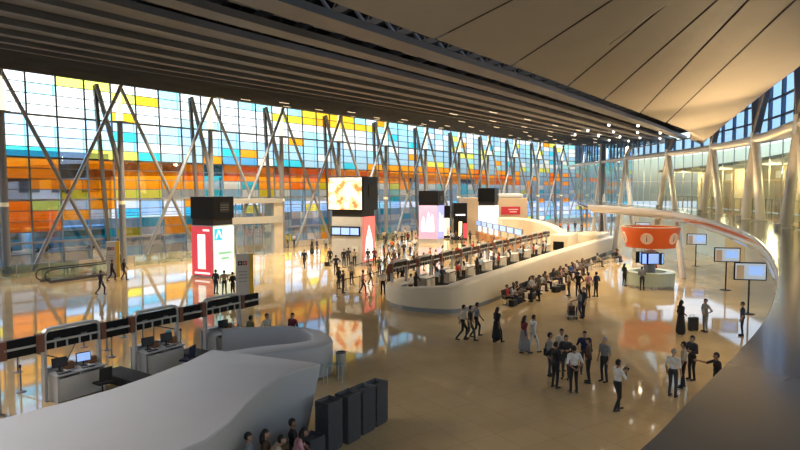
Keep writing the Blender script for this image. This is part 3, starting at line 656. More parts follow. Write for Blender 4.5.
# stacks of grey security trays
TRAY = mat('dark grey tray', (0.085, 0.09, 0.10), 0.5, noise=0.1, scale=5)
def tray_mesh(wd, dp):
    mb = MB(); o = [(-wd / 2, -dp / 2), (wd / 2, -dp / 2), (wd / 2, dp / 2), (-wd / 2, dp / 2)]
    h = 0.12; tp = 0.86
    vs = [(x * tp, y * tp, 0) for x, y in o] + [(x, y, h) for x, y in o] + [(x * .94, y * .94, h) for x, y in o] + [(x * .86, y * .86, .02) for x, y in o]
    fs = [(3, 2, 1, 0)] + [(i, (i + 1) % 4, 4 + (i + 1) % 4, 4 + i) for i in range(4)] + [(4 + i, 4 + (i + 1) % 4, 8 + (i + 1) % 4, 8 + i) for i in range(4)] + [(8 + i, 8 + (i + 1) % 4, 12 + (i + 1) % 4, 12 + i) for i in range(4)] + [(12, 13, 14, 15)]
    return mb.add(vs, fs).mesh('tray', TRAY)
TR = tray_mesh(0.6, 0.52)
for (px, py, n, rz, lb) in ((329, 449, 27, 0.95, 'tallest stack nearest the seated people'), (348, 440, 27, 0.98, 'stack second from the seated people'), (363, 431, 26, 0.95, 'stack second from the open floor'), (376, 423, 25, 1.0, 'stack nearest the open floor'), (311, 460, 12, 0.95, 'short stack beside the seated people')):
    t = thing('tray_stack', 'dark grey nested security trays, ' + lb, 'trays', G(px, py, 0), rz, 'stacks of security trays')
    for k in range(n): link('tray', TR, t, Vector((random.uniform(-.006, .006), random.uniform(-.006, .006), k * 0.05)), random.uniform(-.01, .01))
# retractable belt posts
def stanchion_root(loc, rz, label, belt=None):
    t = thing('belt_post', label, 'barrier post', loc, rz, 'queue barrier posts')
    MB().lathe([(0.17, 0), (0.17, 0.02), (0.05, 0.05)], 16).build('base', STEEL, t, smooth=True)
    p = MB().tube([(0, 0, 0.03), (0, 0, 0.95)], 0.032, 10).build('pole', STEEL, t, smooth=True)
    MB().lathe([(0.04, 0.88), (0.042, 0.9), (0.042, 0.99), (0.03, 1.0)], 10).build('belt_head', BLACKM, t)
    if belt: MB().bar((0.04, 0, 0.93), (belt - 0.05, 0, 0.93), 0.008, 0.05, up=(0, 0, 1)).build('belt', BLACKM, t)
    return t
def posts(pxs, where):
    ps = [G(x, y, 0) for x, y in pxs]
    w_ = ['first', 'second', 'third', 'fourth', 'fifth', 'sixth', 'seventh', 'eighth', 'ninth', 'tenth']
    for i, p in enumerate(ps):
        b_ = None; rz = 0
        if i + 1 < len(ps):
            d = ps[i + 1] - p; b_ = d.length if d.length < 6 else None; rz = math.atan2(d.y, d.x)
        stanchion_root(p, rz, f'grey belt barrier post, {w_[i]} {where}', b_)
posts([(21, 392), (18, 372), (68, 384), (84, 347), (107, 350), (124, 337)], 'from the image edge in front of the near counters')
posts([(112, 357), (143, 341), (154, 345), (181, 350)], 'in the second line before the near counters')
posts([(337, 296), (346, 292), (360, 289), (377, 284), (391, 279)], 'in the queue line before the far island end')
posts([(338, 280), (352, 277), (368, 272), (388, 268)], 'in the back queue line near the screen tower')

# ------------------------------------------------------------------ far check-in island
U2 = Vector((0.5, 0.866, 0)).normalized(); A2 = math.atan2(U2.y, U2.x); side2 = Vector((-U2.y, U2.x, 0))
P2 = G(392, 262, 2.5); P2.z = 0
ORD = ['first', 'second', 'third', 'fourth', 'fifth', 'sixth', 'seventh', 'eighth', 'ninth', 'tenth', 'eleventh', 'twelfth', 'thirteenth', 'fourteenth', 'fifteenth', 'sixteenth', 'seventeenth', 'eighteenth', 'nineteenth', 'twentieth']
c0 = checkin(P2, A2, 'check-in counter with black sign, first from the rounded end of the far island', 'far check-in counters')
for k in range(1, 10): dup(c0, P2 + U2 * 3.75 * k, A2, f'check-in counter with black sign, {ORD[k]} from the rounded end of the far island')
iw = thing('far_counter_wall', 'long cream rounded wall enclosing the far check-in island', 'counter')
base_px = [(400, 293), (388, 298), (386, 303), (394, 308), (412, 311.5), (436, 313.5), (458, 313.5), (478, 308), (505, 297.5), (532, 285), (560, 272.5), (590, 260.5), (616, 251)]
pth = smoothpath([G(x, y, 0) for x, y in base_px], 6)
def iprof(t):
    h = 1.15 + 0.65 * max(0, min(1, (t - 0.15) / 0.45)); w_ = 0.28 + 0.22 * max(0, min(1, (t - 0.1) / 0.3)); r = 0.14
    return [(0, 0.28), (0.0, h - r), (-r * .3, h - r * .3), (-r, h), (-2 * w_ + r, h), (-2 * w_ + r * .3, h - r * .3), (-2 * w_, h - r), (-2 * w_, 0.28)]
def flip(prof): return lambda t: [(-a, b) for a, b in prof(t)]
MB().sweep(pth, iprof).build('wall_ribbon', CREAM, iw, smooth=True, angle=50)
MB().sweep(pth, [(-0.12, 0), (-0.5, 0), (-0.5, 0.3), (-0.12, 0.3)]).build('plinth', mat('grey glass plinth', (0.32, 0.35, 0.35), 0.15), iw)
for (x0, x1, yb, h, d, lb) in ((551, 572, 259, 2.6, 5, 'cream box volume at the far end of the island row'), (574, 606, 254, 2.3, 6, 'long cream box volume with dark slot behind the island wall')):
    t = thing('service_block', lb, 'counter', G(x0, yb, 0), A2); wdt = (G(x1, yb, 0) - G(x0, yb, 0)).length
    MB().box((2.5, -wdt / 2 * 0.7, h / 2), (d, wdt * 0.8, h)).build('body', CREAM, t, bevel=0.12, seg=3, smooth=True)
    MB().box((-0.02, -wdt * 0.35, h * 0.55), (0.1, wdt * 0.5, h * 0.35)).build('slot', BLACK, t)
# second desk row with lit screens further back, under a curved cream hood
E0 = G(477, 221, 2.6); E1 = G(524, 231, 2.6); E0.z = E1.z = 0
dv = (E1 - E0); an = math.atan2(dv.y, dv.x)
for k in range(7):
    t = thing('screen_desk', f'desk with pale blue overhead screen, {ORD[k]} from the pale tower', 'desk', E0 + dv * (k / 7), an, 'desks with blue overhead screens')
    MB().bar((0, 0, 0), (0, 0, 2.7), 0.2, 0.25).build('post', FRAME, t)
    h = MB().box((1.4, 0, 2.35), (2.6, 0.2, 0.75)).build('screen_housing', GREY, t); MB().box((1.4, 0.12, 2.35), (2.4, 0.03, 0.62)).build('display', SCREEN, h)
    MB().box((1.4, -0.12, 2.35), (2.4, 0.03, 0.62)).build('display', SCREEN, h)
    MB().box((1.5, 0.1, 0.55), (2.2, 0.8, 1.1)).build('desk_body', mat('orange wood desk', (0.5, 0.24, 0.08), 0.45, noise=0.1), t)
hd = thing('curved_hood', 'cream arched hood wall curling behind the blue screen desks', 'counter')
MB().sweep(smoothpath([G(500, 243, 0), G(525, 242, 0), G(548, 245, 0), G(566, 251, 0)], 8), lambda t: [(0.4, 0), (0.4, 3.3 - 1.6 * t * t), (-0.6, 3.5 - 1.6 * t * t), (-0.6, 0)]).build('hood_wall', CREAM, hd, smooth=True, angle=50)
# beige block behind
bb = thing('beige_pavilion', 'large beige clad pavilion with red sign behind the check-in rows', 'building')
q0 = G(467, 234.6, 0); q1 = G(527, 234, 0); dq = (q1 - q0).normalized(); nq = Vector((-dq.y, dq.x, 0)); Wd = (q1 - q0).length
aq = math.atan2(dq.y, dq.x); bb.location = q0; bb.rotation_euler = (0, 0, aq)
MB().box((Wd / 2, 3, 3.0), (Wd, 6, 6)).build('body', mat('warm beige cladding', (0.5, 0.39, 0.28), 0.55, noise=0.04), bb, bevel=0.05)
MB().box((Wd * 0.7, 3, 6.35), (Wd * 0.5, 5, 0.7)).build('roof_box', WHITE, bb, bevel=0.25, seg=3)
rsn = MB().box((Wd * 0.72, -0.08, 3.9), (3.2, 0.12, 1.3)).build('red_sign', mat('red sign face', (0.42, 0.02, 0.04), 0.4, emit=0.1), bb)
for k in range(2): MB().box((Wd * 0.72 + 0.4, -0.15, 4.1 - 0.4 * k), (1.6 - 0.4 * k, 0.02, 0.16)).build('sign_print', mat('pale pink print', (0.8, 0.5, 0.5), 0.5), rsn)

# ------------------------------------------------------------------ advertising towers
RED = mat('lit red panel', (0.72, 0.06, 0.09), 0.4, emit=0.65); WHT = mat('lit white panel', (1, 0.97, 0.93), 0.4, emit=1.1)
MINT = mat('lit mint panel', (0.72, 0.95, 0.84), 0.4, emit=0.9); CYB = mat('lit cyan square', (0.05, 0.6, 0.85), 0.4, emit=0.7)
def tower(name_label, foot, zt, z_black, half, rz):
    t = thing('advertising_tower', name_label, 'tower', foot, rz, 'advertising towers')
    MB().box((0, 0, z_black / 2), (half * 1.9, half * 1.9, z_black)).build('core', mat('tower grey stone', (0.6, 0.6, 0.6), 0.4, noise=0.05), t)
    b = MB().box((0, 0, (zt + z_black + 0.55) / 2), (half * 2, half * 2, zt - z_black - 0.55)).build('black_head', BLACK, t, bevel=0.03)
    MB().box((0, 0, z_black + 0.28), (half * 1.85, half * 1.85, 0.56)).build('neck', BLACKM, t)
    g = MB().box((half * 1.005, 0.1, z_black + (zt - z_black) * 0.62), (0.06, half * 0.85, (zt - z_black) * 0.34)).build('air_grille', BLACKM, b)
    for k in range(3): MB().box((half * 1.03, 0.1, z_black + (zt - z_black) * (0.54 + 0.08 * k)), (0.04, half * 0.8, 0.06)).build('grille_bar', STEEL_D, g)
    return t
# tower beside the red advert: corner faces the camera; local -y faces lower left of the picture, +x the right
d1 = math.radians(-28)
t1 = tower('black headed tower with red advert and lit mint advert by the glass front', G(210, 278, 0) + Vector((-0.2, 1.6, 0)), 6.75, 4.35, 1.25, d1)
p = MB().box((0, -1.24, 2.2), (2.3, 0.08, 4.1)).build('red_advert', RED, t1); MB().box((0.0, -1.3, 2.15), (0.85, 0.05, 2.9)).build('white_figure', WHT, p, bevel=0.02)
MB().box((0.55, -1.3, 3.95), (0.7, 0.04, 0.14)).build('advert_print', WHT, p); MB().box((0.05, -1.3, 0.35), (1.7, 0.04, 0.14)).build('advert_print', WHT, p)
p = MB().box((1.24, 0, 2.2), (0.08, 2.3, 4.1)).build('mint_advert', MINT, t1); MB().box((1.3, -0.65, 3.6), (0.04, 0.85, 0.95)).build('logo_square', CYB, p)
lg = MB().bar((1.33, -0.95, 3.3), (1.33, -0.65, 3.95), 0.04, 0.12, up=(0, 1, 0)).bar((1.33, -0.65, 3.95), (1.33, -0.35, 3.3), 0.04, 0.12, up=(0, 1, 0)).build('logo_mark', WHT, p)
for k, wd in enumerate((1.5, 0.9)): MB().box((1.3, 0.1, 2.0 - 0.45 * k), (0.03, wd, 0.2)).build('advert_print', mat('green print', (0.35, 0.75, 0.55), 0.5, emit=0.4), p)
# tower with the big screen and the departures displays
t2 = thing('screen_tower', 'tower with large bright video screen above three flight displays', 'tower', G(352, 266, 0) + Vector((0, 2.2, 0)), math.radians(-22), 'advertising towers')
MB().box((0, 0, 2.35), (3.3, 3.0, 4.7)).build('core', MATS['tower grey stone'], t2); MB().box((0, 0, 5.0), (3.2, 2.9, 0.6)).build('neck', BLACKM, t2)
b = MB().box((0, 0, 6.95), (3.8, 3.4, 3.3)).build('black_head', BLACK, t2, bevel=0.03)
IMG = bpy.data.materials.new('video picture'); IMG.use_nodes = True
n = IMG.node_tree.nodes; l = IMG.node_tree.links; pb = n['Principled BSDF']
no = n.new('ShaderNodeTexNoise'); no.inputs['Scale'].default_value = 1.3; no.inputs['Detail'].default_value = 5
tc = n.new('ShaderNodeTexCoord'); l.new(tc.outputs['Object'], no.inputs['Vector'])
cr = n.new('ShaderNodeValToRGB'); cr.color_ramp.elements[0].position = 0.38; cr.color_ramp.elements[0].color = (0.75, 0.2, 0.06, 1); cr.color_ramp.elements[1].position = 0.62; cr.color_ramp.elements[1].color = (1, 0.97, 0.9, 1)
e_ = cr.color_ramp.elements.new(0.48); e_.color = (1, 0.72, 0.38, 1)
l.new(no.outputs[0], cr.inputs[0]); l.new(cr.outputs[0], pb.inputs['Emission Color']); pb.inputs['Emission Strength'].default_value = 1.1; l.new(cr.outputs[0], pb.inputs['Base Color'])
MB().box((-0.05, -1.72, 6.95), (3.55, 0.08, 3.05)).build('video_screen', IMG, b)
MB().box((1.92, 0.2, 7.2), (0.06, 1.5, 1.2)).build('air_grille', BLACKM, b)
f_ = MB().box((-0.1, -1.55, 3.3), (3.1, 0.12, 0.95)).build('display_bezel', BLACK, t2)
for k in range(3): MB().box((-1.1 + k * 1.0, -1.62, 3.3), (0.88, 0.03, 0.66)).build('flight_display', SCREEN, f_)
p = MB().box((1.68, 0, 2.5), (0.08, 2.7, 4.4)).build('red_advert', mat('lit pink red panel', (0.9, 0.16, 0.14), 0.4, emit=0.8), t2)
mb = MB(); mb.add([(1.73, -1.1, 0.5), (1.73, 1.0, 0.5), (1.73, 0.6, 2.6), (1.73, -0.1, 3.9), (1.73, -0.8, 2.4), (1.75, -1.1, 0.5), (1.75, 1.0, 0.5), (1.75, 0.6, 2.6), (1.75, -0.1, 3.9), (1.75, -0.8, 2.4)],
       [(0, 1, 2, 3, 4), (5, 9, 8, 7, 6)] + [(i, (i + 1) % 5, 5 + (i + 1) % 5, 5 + i) for i in range(5)]); mb.build('white_figure', WHT, p)
MB().box((0.9, -1.53, 1.4), (0.7, 0.05, 0.9)).build('notice', mat('white notice2', (0.75, 0.75, 0.72), 0.6), t2)
# tower with the perfume advert
t3 = tower('tower with pale lilac lit advert above the check-in crowd', G(432, 243.5, 0) + Vector((0, 1.6, 0)), 7.2, 4.5, 1.4, math.radians(-22))
LIL = mat('lit lilac panel', (0.7, 0.5, 0.78), 0.4, emit=0.35); BLU = mat('lit periwinkle panel', (0.35, 0.4, 0.95), 0.4, emit=0.5)
p = MB().box((0, -1.36, 2.9), (2.7, 0.1, 4.6)).build('lilac_advert', LIL, t3)
for x, h_ in ((-0.7, 2.0), (0.05, 2.6), (0.6, 2.4)):
    MB().lathe([(0.28, 0), (0.3, 0.6), (0.2, h_ * 0.7), (0.08, h_)], 10, (x, -1.36, 1.6)).build('bottle_picture', WHT, p)
p = MB().box((1.36, 0, 2.9), (0.1, 2.7, 4.6)).build('blue_advert', BLU, t3)
for y, h_ in ((-0.6, 2.6), (0.5, 2.2)): MB().lathe([(0.22, 0), (0.22, h_ * .6), (0.08, h_)], 10, (1.36, y, 1.6)).build('bottle_picture', WHT, p)
t4 = tower('tower with white lit panel in front of the beige pavilion', G(489, 238.2, 0) + Vector((0, 1.0, 0)), 7.6, 5.0, 1.3, math.radians(-22))
MB().box((0, -1.27, 2.6), (2.4, 0.1, 4.6)).build('white_advert', SCREENW, t4); MB().box((1.27, 0, 2.6), (0.1, 2.4, 4.6)).build('white_advert', SCREENW, t4)
def kiosk(px0, px1, yb, zt, label, faces):
    a_, b_ = G(px0, yb, 0), G(px1, yb, 0); wd = (b_ - a_).length
    t = thing('shop_kiosk', label, 'kiosk', a_, math.atan2((b_ - a_).y, (b_ - a_).x))
    MB().box((wd / 2, 1.2, zt / 2), (wd, 2.4, zt)).build('body', BLACK, t)
    for (x0, x1, z0, z1, m) in faces: MB().box(((x0 + x1) / 2 * wd, -0.03, (z0 + z1) / 2 * zt), ((x1 - x0) * wd, 0.08, (z1 - z0) * zt)).build('lit_panel', m, t)
    return t
WARM = mat('warm lit panel', (1, 0.85, 0.5), 0.4, emit=1.2)
kiosk(443, 450, 238, 4.9, 'narrow black kiosk with warm lit front beside the lilac tower', [(0.1, 0.9, 0.08, 0.62, WARM)])
kiosk(453.5, 467, 240, 5.4, 'black kiosk with white sign and glowing lamp figure beside the pavilion', [(0.15, 0.85, 0.66, 0.7, WHT), (0.38, 0.62, 0.1, 0.5, WARM), (0.72, 1.0, 0.05, 0.45, RED)])

# ------------------------------------------------------------------ round information desk
IC = G(649, 286, 0)
inf = thing('information_desk', 'round pale green information desk with central pillar', 'desk', IC)
GRN = mat('frosted pale green glass', (0.62, 0.72, 0.58), 0.3)
MB().lathe([(1.75, 0.18), (1.78, 0.2), (1.78, 1.08), (1.84, 1.1), (1.84, 1.16), (1.2, 1.16), (1.2, 0.18)], 40, cap=False).build('counter_ring', GRN, inf, smooth=True)
for k in range(22): MB().box((1.7 * math.cos(k * 2 * PI / 22), 1.7 * math.sin(k * 2 * PI / 22), 0.09), (0.06, 0.42, 0.18), rz=k * 2 * PI / 22).build('plinth_panel', STEEL_L, inf)
MB().tube([(0, 0, 0), (0, 0, 2.8)], 0.42, 20).build('pillar', mat('grey pillar', (0.3, 0.31, 0.34), 0.4), inf, smooth=True)
for k in range(4):
    an_ = -PI / 2 + k * PI / 2; h = MB().box((0.5 * math.cos(an_), 0.5 * math.sin(an_), 2.15), (1.7, 0.12, 0.85), rz=an_ + PI / 2).build('screen_housing', BLACK, inf)
    MB().box((0.57 * math.cos(an_), 0.57 * math.sin(an_), 2.15), (1.58, 0.03, 0.75), rz=an_ + PI / 2).build('display', SCREEN, h)
ORG = mat('orange sign drum', (0.80, 0.13, 0.02), 0.4, emit=0.12)
rg = thing('information_sign', 'large orange flared ring sign with i symbols over the round desk', 'sign', IC)
MB().lathe([(1.75, 3.0), (1.8, 3.25), (1.9, 3.75), (2.12, 4.45), (2.1, 4.51), (1.95, 4.51), (1.75, 3.75), (1.6, 3.05)], 48, cap=False).build('drum', ORG, rg, smooth=True)
MB().lathe([(2.1, 4.51), (2.14, 4.55), (1.9, 4.57), (1.9, 4.51)], 48, cap=False).build('top_edge', CREAM, rg, smooth=True)
for k in range(3): MB().bar((0, 0, 2.75), (1.75 * math.cos(k * 2.094 + .5), 1.75 * math.sin(k * 2.094 + .5), 3.55), 0.06, 0.1).build('spoke', STEEL, rg)
PEACH = mat('peach disc', (0.95, 0.62, 0.42), 0.5, emit=0.15)
look = math.atan2(-IC.y, -IC.x)
for da in (0.0, 1.05, 2.1, 3.14, 4.19, 5.24):
    a_ = look - 0.12 + da; nrm = Vector((math.cos(a_), math.sin(a_), -0.29)).normalized(); c = Vector((1.93 * math.cos(a_), 1.93 * math.sin(a_), 3.75)) + nrm * 0.03
    q = nrm.to_track_quat('Z', 'Y'); o = MB().lathe([(0.43, -0.03), (0.43, 0.03)], 28).build('disc', PEACH, rg); o.location = c; o.rotation_euler = q.to_euler()
    up_ = Vector((0, 0, 1)); xa = up_.cross(nrm).normalized(); ya = nrm.cross(xa); M3 = Matrix((xa, ya, nrm)).transposed()
    lettering('i', 0.75, rg, c + nrm * 0.04, M3.to_euler(), mat('dark grey print', (0.12, 0.1, 0.1), 0.5), depth=0.006)

# ------------------------------------------------------------------ flight monitors on poles
def flightmon(px, py, w_px, zc, label, dsp=None):
    base = G(px, py, 0); t = thing('flight_monitor', label, 'monitor', base, math.radians(-12), 'flight monitors on poles')
    MB().lathe([(0.38, 0), (0.38, 0.02), (0.06, 0.05)], 18).build('base', BLACKM, t, smooth=True)
    MB().tube([(0, 0, 0.03), (0, 0, zc + 0.2)], 0.05, 10).build('pole', BLACKM, t, smooth=True)
    h = MB().box((0, -0.1, zc), (1.75, 0.14, 1.05)).build('housing', BLACK, t, bevel=0.02)
    MB().box((-0.0, -0.175, zc), (1.62, 0.01, 0.92)).build('display', mat('grey white display', (0.6, 0.68, 0.74), 0.3, emit=0.45), h)
    MB().box((-0.55, -0.183, zc - 0.05), (0.4, 0.006, 0.8)).build('picture_strip', mat('tan display strip', (0.6, 0.42, 0.25), 0.4, emit=0.3), h)
    MB().box((0.3, -0.183, zc + 0.05), (0.8, 0.006, 0.55)).build('flight_table', SCREEN, h)
flightmon(748, 314, 28, 2.55, 'flight monitor on tall black pole nearest the mezzanine edge')
flightmon(725.5, 290, 22, 2.6, 'flight monitor on black pole, middle of the three')
flightmon(695.5, 266, 17, 2.6, 'flight monitor on black pole nearest the orange sign')
flightmon(642, 248, 14, 2.7, 'distant flight monitor seen above the orange sign')

# ------------------------------------------------------------------ entrance vestibule, escalator, sign pylons
V0 = G(203, 258.5, 0); V1 = G(282, 252.5, 0); dv = (V1 - V0); an = math.atan2(dv.y, dv.x); L = dv.length
vb = thing('entrance_vestibule', 'grey framed glass entrance vestibule against the coloured front', 'vestibule', V0, an)
MB().box((L / 2, 1.2, 6.05), (L, 3, 0.5)).build('roof_beam', mat('vestibule grey', (0.4, 0.4, 0.38), 0.5, noise=0.03), vb)
MB().box((L / 2, 0, 3.9), (L, 0.7, 0.75)).build('lintel', MATS['vestibule grey'], vb)
MB().box((L - 0.5, 1.0, 3.0), (1.1, 2.4, 6.0)).build('stone_pier', STONE, vb); MB().box((0.2, 1.0, 3.0), (0.4, 2.4, 6.0)).build('stone_pier', STONE, vb)
nb = 7
for k in range(nb):
    x0 = 0.5 + (L - 1.8) * k / nb; x1 = 0.5 + (L - 1.8) * (k + 1) / nb
    MB().box(((x0 + x1) / 2, 0, 1.75), (x1 - x0 - 0.1, 0.04, 3.4)).build('door_pane', glass('door glass', (0.75, 0.82, 0.85), 0.15), vb)
    MB().box(((x0 + x1) / 2, 0, 5.0), (x1 - x0 - 0.1, 0.04, 1.3)).build('fanlight', MATS['door glass'], vb)
    MB().box((x0, 0, 2.9), (0.1, 0.14, 5.8)).build('door_post', STEEL, vb)
es = thing('escalator', 'escalator landing with dark rubber handrails below the glass front', 'escalator', G(96, 276, 0), math.atan2(U.y, U.x) + 0.15)
for s_ in (-1, 1):
    y = s_ * 0.62
    rail_ = [(-4.2, y, 0.2)] + [(-4.2 - 0.45 * math.sin(t), y, 0.6 - 0.45 * math.cos(t)) for t in (0.5, 1.2, 1.9, 2.6)] + [(-4.0, y, 1.06), (1.5, y, 1.06)]
    MB().tube(rail_, 0.05, 8).build('handrail', BLACKM, es, smooth=True)
    MB().box((-1.4, y, 0.6), (5.6, 0.03, 0.85)).build('glass_side', glass('balustrade glass', (0.55, 0.7, 0.66), 0.2), es)
    MB().box((-1.4, y, 0.12), (5.8, 0.24, 0.24)).build('skirt', STEEL_D, es)
for k in range(9): MB().box((-3.6 + k * 0.42, 0, 0.03 + 0.012 * k), (0.4, 0.95, 0.06)).build('step', BLACKM, es)
bal = thing('glass_balustrade', 'low glass balustrade along the foot of the coloured front', 'balustrade')
for k in range(-9, 16):
    if -2 <= k <= -1: continue
    a_, b_ = outp(k * 1.0, -3.2, 0), outp(k + 1.0, -3.2, 0); m_ = (a_ + b_) / 2
    if 4.8 < k < 12: continue
    MB().box((m_.x, m_.y, 0.55), (COLW - 0.1, 0.025, 1.0), rz=math.atan2(U.y, U.x)).build('glass_panel', MATS['balustrade glass'], bal)
    MB().bar(a_ , a_ + Vector((0, 0, 1.1)), 0.06, 0.06).build('post', STEEL_L, bal)
def pylon(loc, rz, h, wd, label):
    t = thing('sign_pylon', label, 'sign', loc, rz)
    MB().box((0, 0, h / 2), (wd, 0.3, h)).build('white_board', mat('white pylon', (0.7, 0.69, 0.66), 0.4), t)
    MB().box((wd / 2 + 0.13, 0, h / 2), (0.26, 0.34, h)).build('yellow_edge', mat('yellow pylon edge', (0.85, 0.55, 0.03), 0.4), t)
    for k, m in enumerate((BLACK, mat('red icon', (0.65, 0.06, 0.03), 0.4))):
        s_ = MB().box((-wd * 0.2 + k * wd * 0.36, -0.16, h * 0.8), (wd * 0.32, 0.02, wd * 0.32)).build('icon_square', m, t)
        MB().box((-wd * 0.2 + k * wd * 0.36, -0.175, h * 0.8), (wd * 0.2, 0.01, wd * 0.06)).build('icon_mark', MATS['white pylon'], s_); MB().box((-wd * 0.2 + k * wd * 0.36, -0.175, h * 0.8), (wd * 0.06, 0.01, wd * 0.2)).build('icon_mark', MATS['white pylon'], s_)
    for k in range(4): MB().box((0, -0.16, h * (0.62 - 0.07 * k)), (wd * (0.7 - 0.12 * (k % 2)), 0.015, h * 0.02)).build('print_line', mat('grey print', (0.4, 0.4, 0.42), 0.5), t)
pylon(G(112, 277, 0), 0.35, 3.0, 0.75, 'white and yellow sign pylon beside the escalator')
pylon(G(243, 300, 0), 0.35, 3.1, 0.85, 'white and yellow sign pylon with black and red icons before the red tower')

# ------------------------------------------------------------------ people
def cloth(name, col): return mat(name + ' cloth', col, 0.8, noise=0.12, scale=9)
CL = {'white': (0.72, 0.72, 0.7), 'black': (0.014, 0.014, 0.017), 'grey': (0.24, 0.25, 0.26), 'beige': (0.5, 0.42, 0.3), 'navy': (0.02, 0.03, 0.08), 'red': (0.42, 0.03, 0.03), 'brown': (0.1, 0.055, 0.035),
      'blue': (0.07, 0.15, 0.4), 'charcoal': (0.045, 0.045, 0.05), 'olive': (0.13, 0.13, 0.06), 'pink': (0.6, 0.3, 0.32), 'cream': (0.62, 0.56, 0.44), 'orange': (0.55, 0.17, 0.04), 'dark blue': (0.02, 0.03, 0.07), 'light blue': (0.35, 0.48, 0.65), 'maroon': (0.16, 0.02, 0.03)}
CLM = {k: cloth(k, v_) for k, v_ in CL.items()}
SKINS = [mat('skin light', (0.52, 0.31, 0.21), 0.55), mat('skin tan', (0.42, 0.24, 0.15), 0.55), mat('skin deep', (0.3, 0.16, 0.1), 0.55)]
HAIRS = {'dark': mat('dark hair', (0.012, 0.009, 0.008), 0.6), 'brown': mat('brown hair', (0.05, 0.028, 0.015), 0.6), 'grey': mat('grey hair', (0.3, 0.29, 0.28), 0.6)}
SHOE = mat('black shoe leather', (0.015, 0.013, 0.012), 0.4)
def make_body(J, dress=None, seg=8):
    """one continuous body grown from overlapping tapered volumes, then remeshed; faces take the region of the nearest volume"""
    prims = []
    def cap(a, b, r0, r1, reg): prims.append(('c', Vector(a), Vector(b), r0, r1, reg))
    def ell(c, r, reg): prims.append(('e', Vector(c), Vector(r), 0, 0, reg))
    o = Vector(J.get('torso', (0, 0, 0))); ln = J.get('lean', 0.0); hd = J.get('head', (0, 0, 0))
    def T(x, y, z): return Vector((x, y + ln * (z - 0.95) * math.cos(0), z)) + o
    ell(T(0, 0, .96), (.165, .118, .13), 2); ell(T(0, .005, 1.11), (.15, .112, .16), 1); ell(T(0, .005, 1.29), (.178, .122, .17), 1)
    cap(T(-.15, 0, 1.405), T(.15, 0, 1.405), .068, .068, 1)
    H = T(*(Vector((0, .02, 1.615)) + Vector(hd)))
    cap(T(0, -.005, 1.42), H + Vector((0, -.015, -.08)), .056, .05, 0)
    ell(H, (.076, .096, .115), 0); ell(H + Vector((0, .03, -.055)), (.056, .066, .06), 0); ell(H + Vector((0, .1, -.01)), (.013, .02, .024), 0)
    for s_ in (-1, 1): ell(H + Vector((s_ * .078, -.005, -.005)), (.012, .022, .03), 0)
    for s_, k in ((-1, 'L'), (1, 'R')):
        sh = T(s_ * .195, 0, 1.395); el = Vector(J.get('el' + k, (s_ * .25, -.02, 1.12))); wr_ = Vector(J.get('wr' + k, (s_ * .25, .06, .88)))
        if 'el' + k not in J: el += o
        if 'wr' + k not in J: wr_ += o
        cap(sh, el, .058, .047, 1); cap(el, wr_, .042, .03, 4)
        d = (Vector(J['hd' + k]) if 'hd' + k in J else (wr_ - el)).normalized(); inw = Vector((-s_, 0, 0)); inw = (inw - d * inw.dot(d)).normalized() if abs(d.x) < .95 else Vector((0, 1, 0)); acr = d.cross(inw).normalized()
        pc = wr_ + d * .05; cap(wr_, wr_ + d * .075, .03, .034, 0)
        for q, (a_, l_) in enumerate(((-.03, .065), (-.01, .078), (.011, .072), (.031, .055))):
            b0 = wr_ + d * .08 + acr * a_; b1 = b0 + d * l_ * .55 + inw * .008 + acr * a_ * .25; b2 = b1 + d * l_ * .45 + inw * .02; cap(b0, b1, .0095, .009, 0); cap(b1, b2, .009, .008, 0)
        tb = wr_ + d * .03 - acr * .03; t1_ = tb - acr * .028 + d * .035 + inw * .01; cap(tb, t1_, .012, .01, 0); cap(t1_, t1_ + d * .03 + inw * .005, .01, .008, 0)
        hp = Vector((s_ * .088, 0, .93)) + o; kn = Vector(J.get('kn' + k, (s_ * .1, .025, .5))); an_ = Vector(J.get('an' + k, (s_ * .11, -.02, .09)))
        cap(hp, kn, .09, .062, 2); cap(kn, an_ + Vector((0, 0, .02)), .058, .046, 2)
        ft = Vector(J.get('ft' + k, (0, .16, -.045))); cap(an_ + Vector((0, -.03, -.04)), an_ + ft, .042, .036, 3)
    if dress: cap(T(0, 0, 1.0), Vector((0, 0, dress[0])) + Vector((o.x, o.y, 0)), .16, dress[1], 2)
    mb = MB()
    for t, a_, b_, r0, r1, reg in prims:
        if t == 'e':
            vs = []; n, m = 12, 8
            for i in range(m + 1):
                ph = PI * i / m
                vs += [a_ + Vector((b_.x * math.sin(ph) * math.cos(2 * PI * j / n), b_.y * math.sin(ph) * math.sin(2 * PI * j / n), b_.z * math.cos(ph))) for j in range(n)]
            mb.add(vs, [(i * n + j, i * n + (j + 1) % n, (i + 1) * n + (j + 1) % n, (i + 1) * n + j) for i in range(m) for j in range(n)])
        else:
            d = (b_ - a_).normalized(); pts = [a_ - d * r0, a_ - d * r0 * .7, a_ - d * r0 * .3, a_, b_, b_ + d * r1 * .3, b_ + d * r1 * .7, b_ + d * r1]; q = lambda x: math.sqrt(max(0, 1 - x * x))
            mb.tube(pts, [r0 * .05, r0 * q(.7), r0 * q(.3), r0, r1, r1 * q(.3), r1 * q(.7), r1 * .05], 10)
    me = bpy.data.meshes.new('tmp'); me.from_pydata(mb.v, [], mb.f); bm = bmesh.new(); bm.from_mesh(me); bmesh.ops.remove_doubles(bm, verts=bm.verts, dist=1e-5); bmesh.ops.recalc_face_normals(bm, faces=bm.faces); bm.to_mesh(me); bm.free()
    ob = bpy.data.objects.new('tmp', me); C.objects.link(ob); md = ob.modifiers.new('r', 'REMESH'); md.mode = 'VOXEL'; md.voxel_size = 0.0125; md.use_smooth_shade = True
    sm = ob.modifiers.new('s', 'SMOOTH'); sm.factor = 0.5; sm.iterations = 2
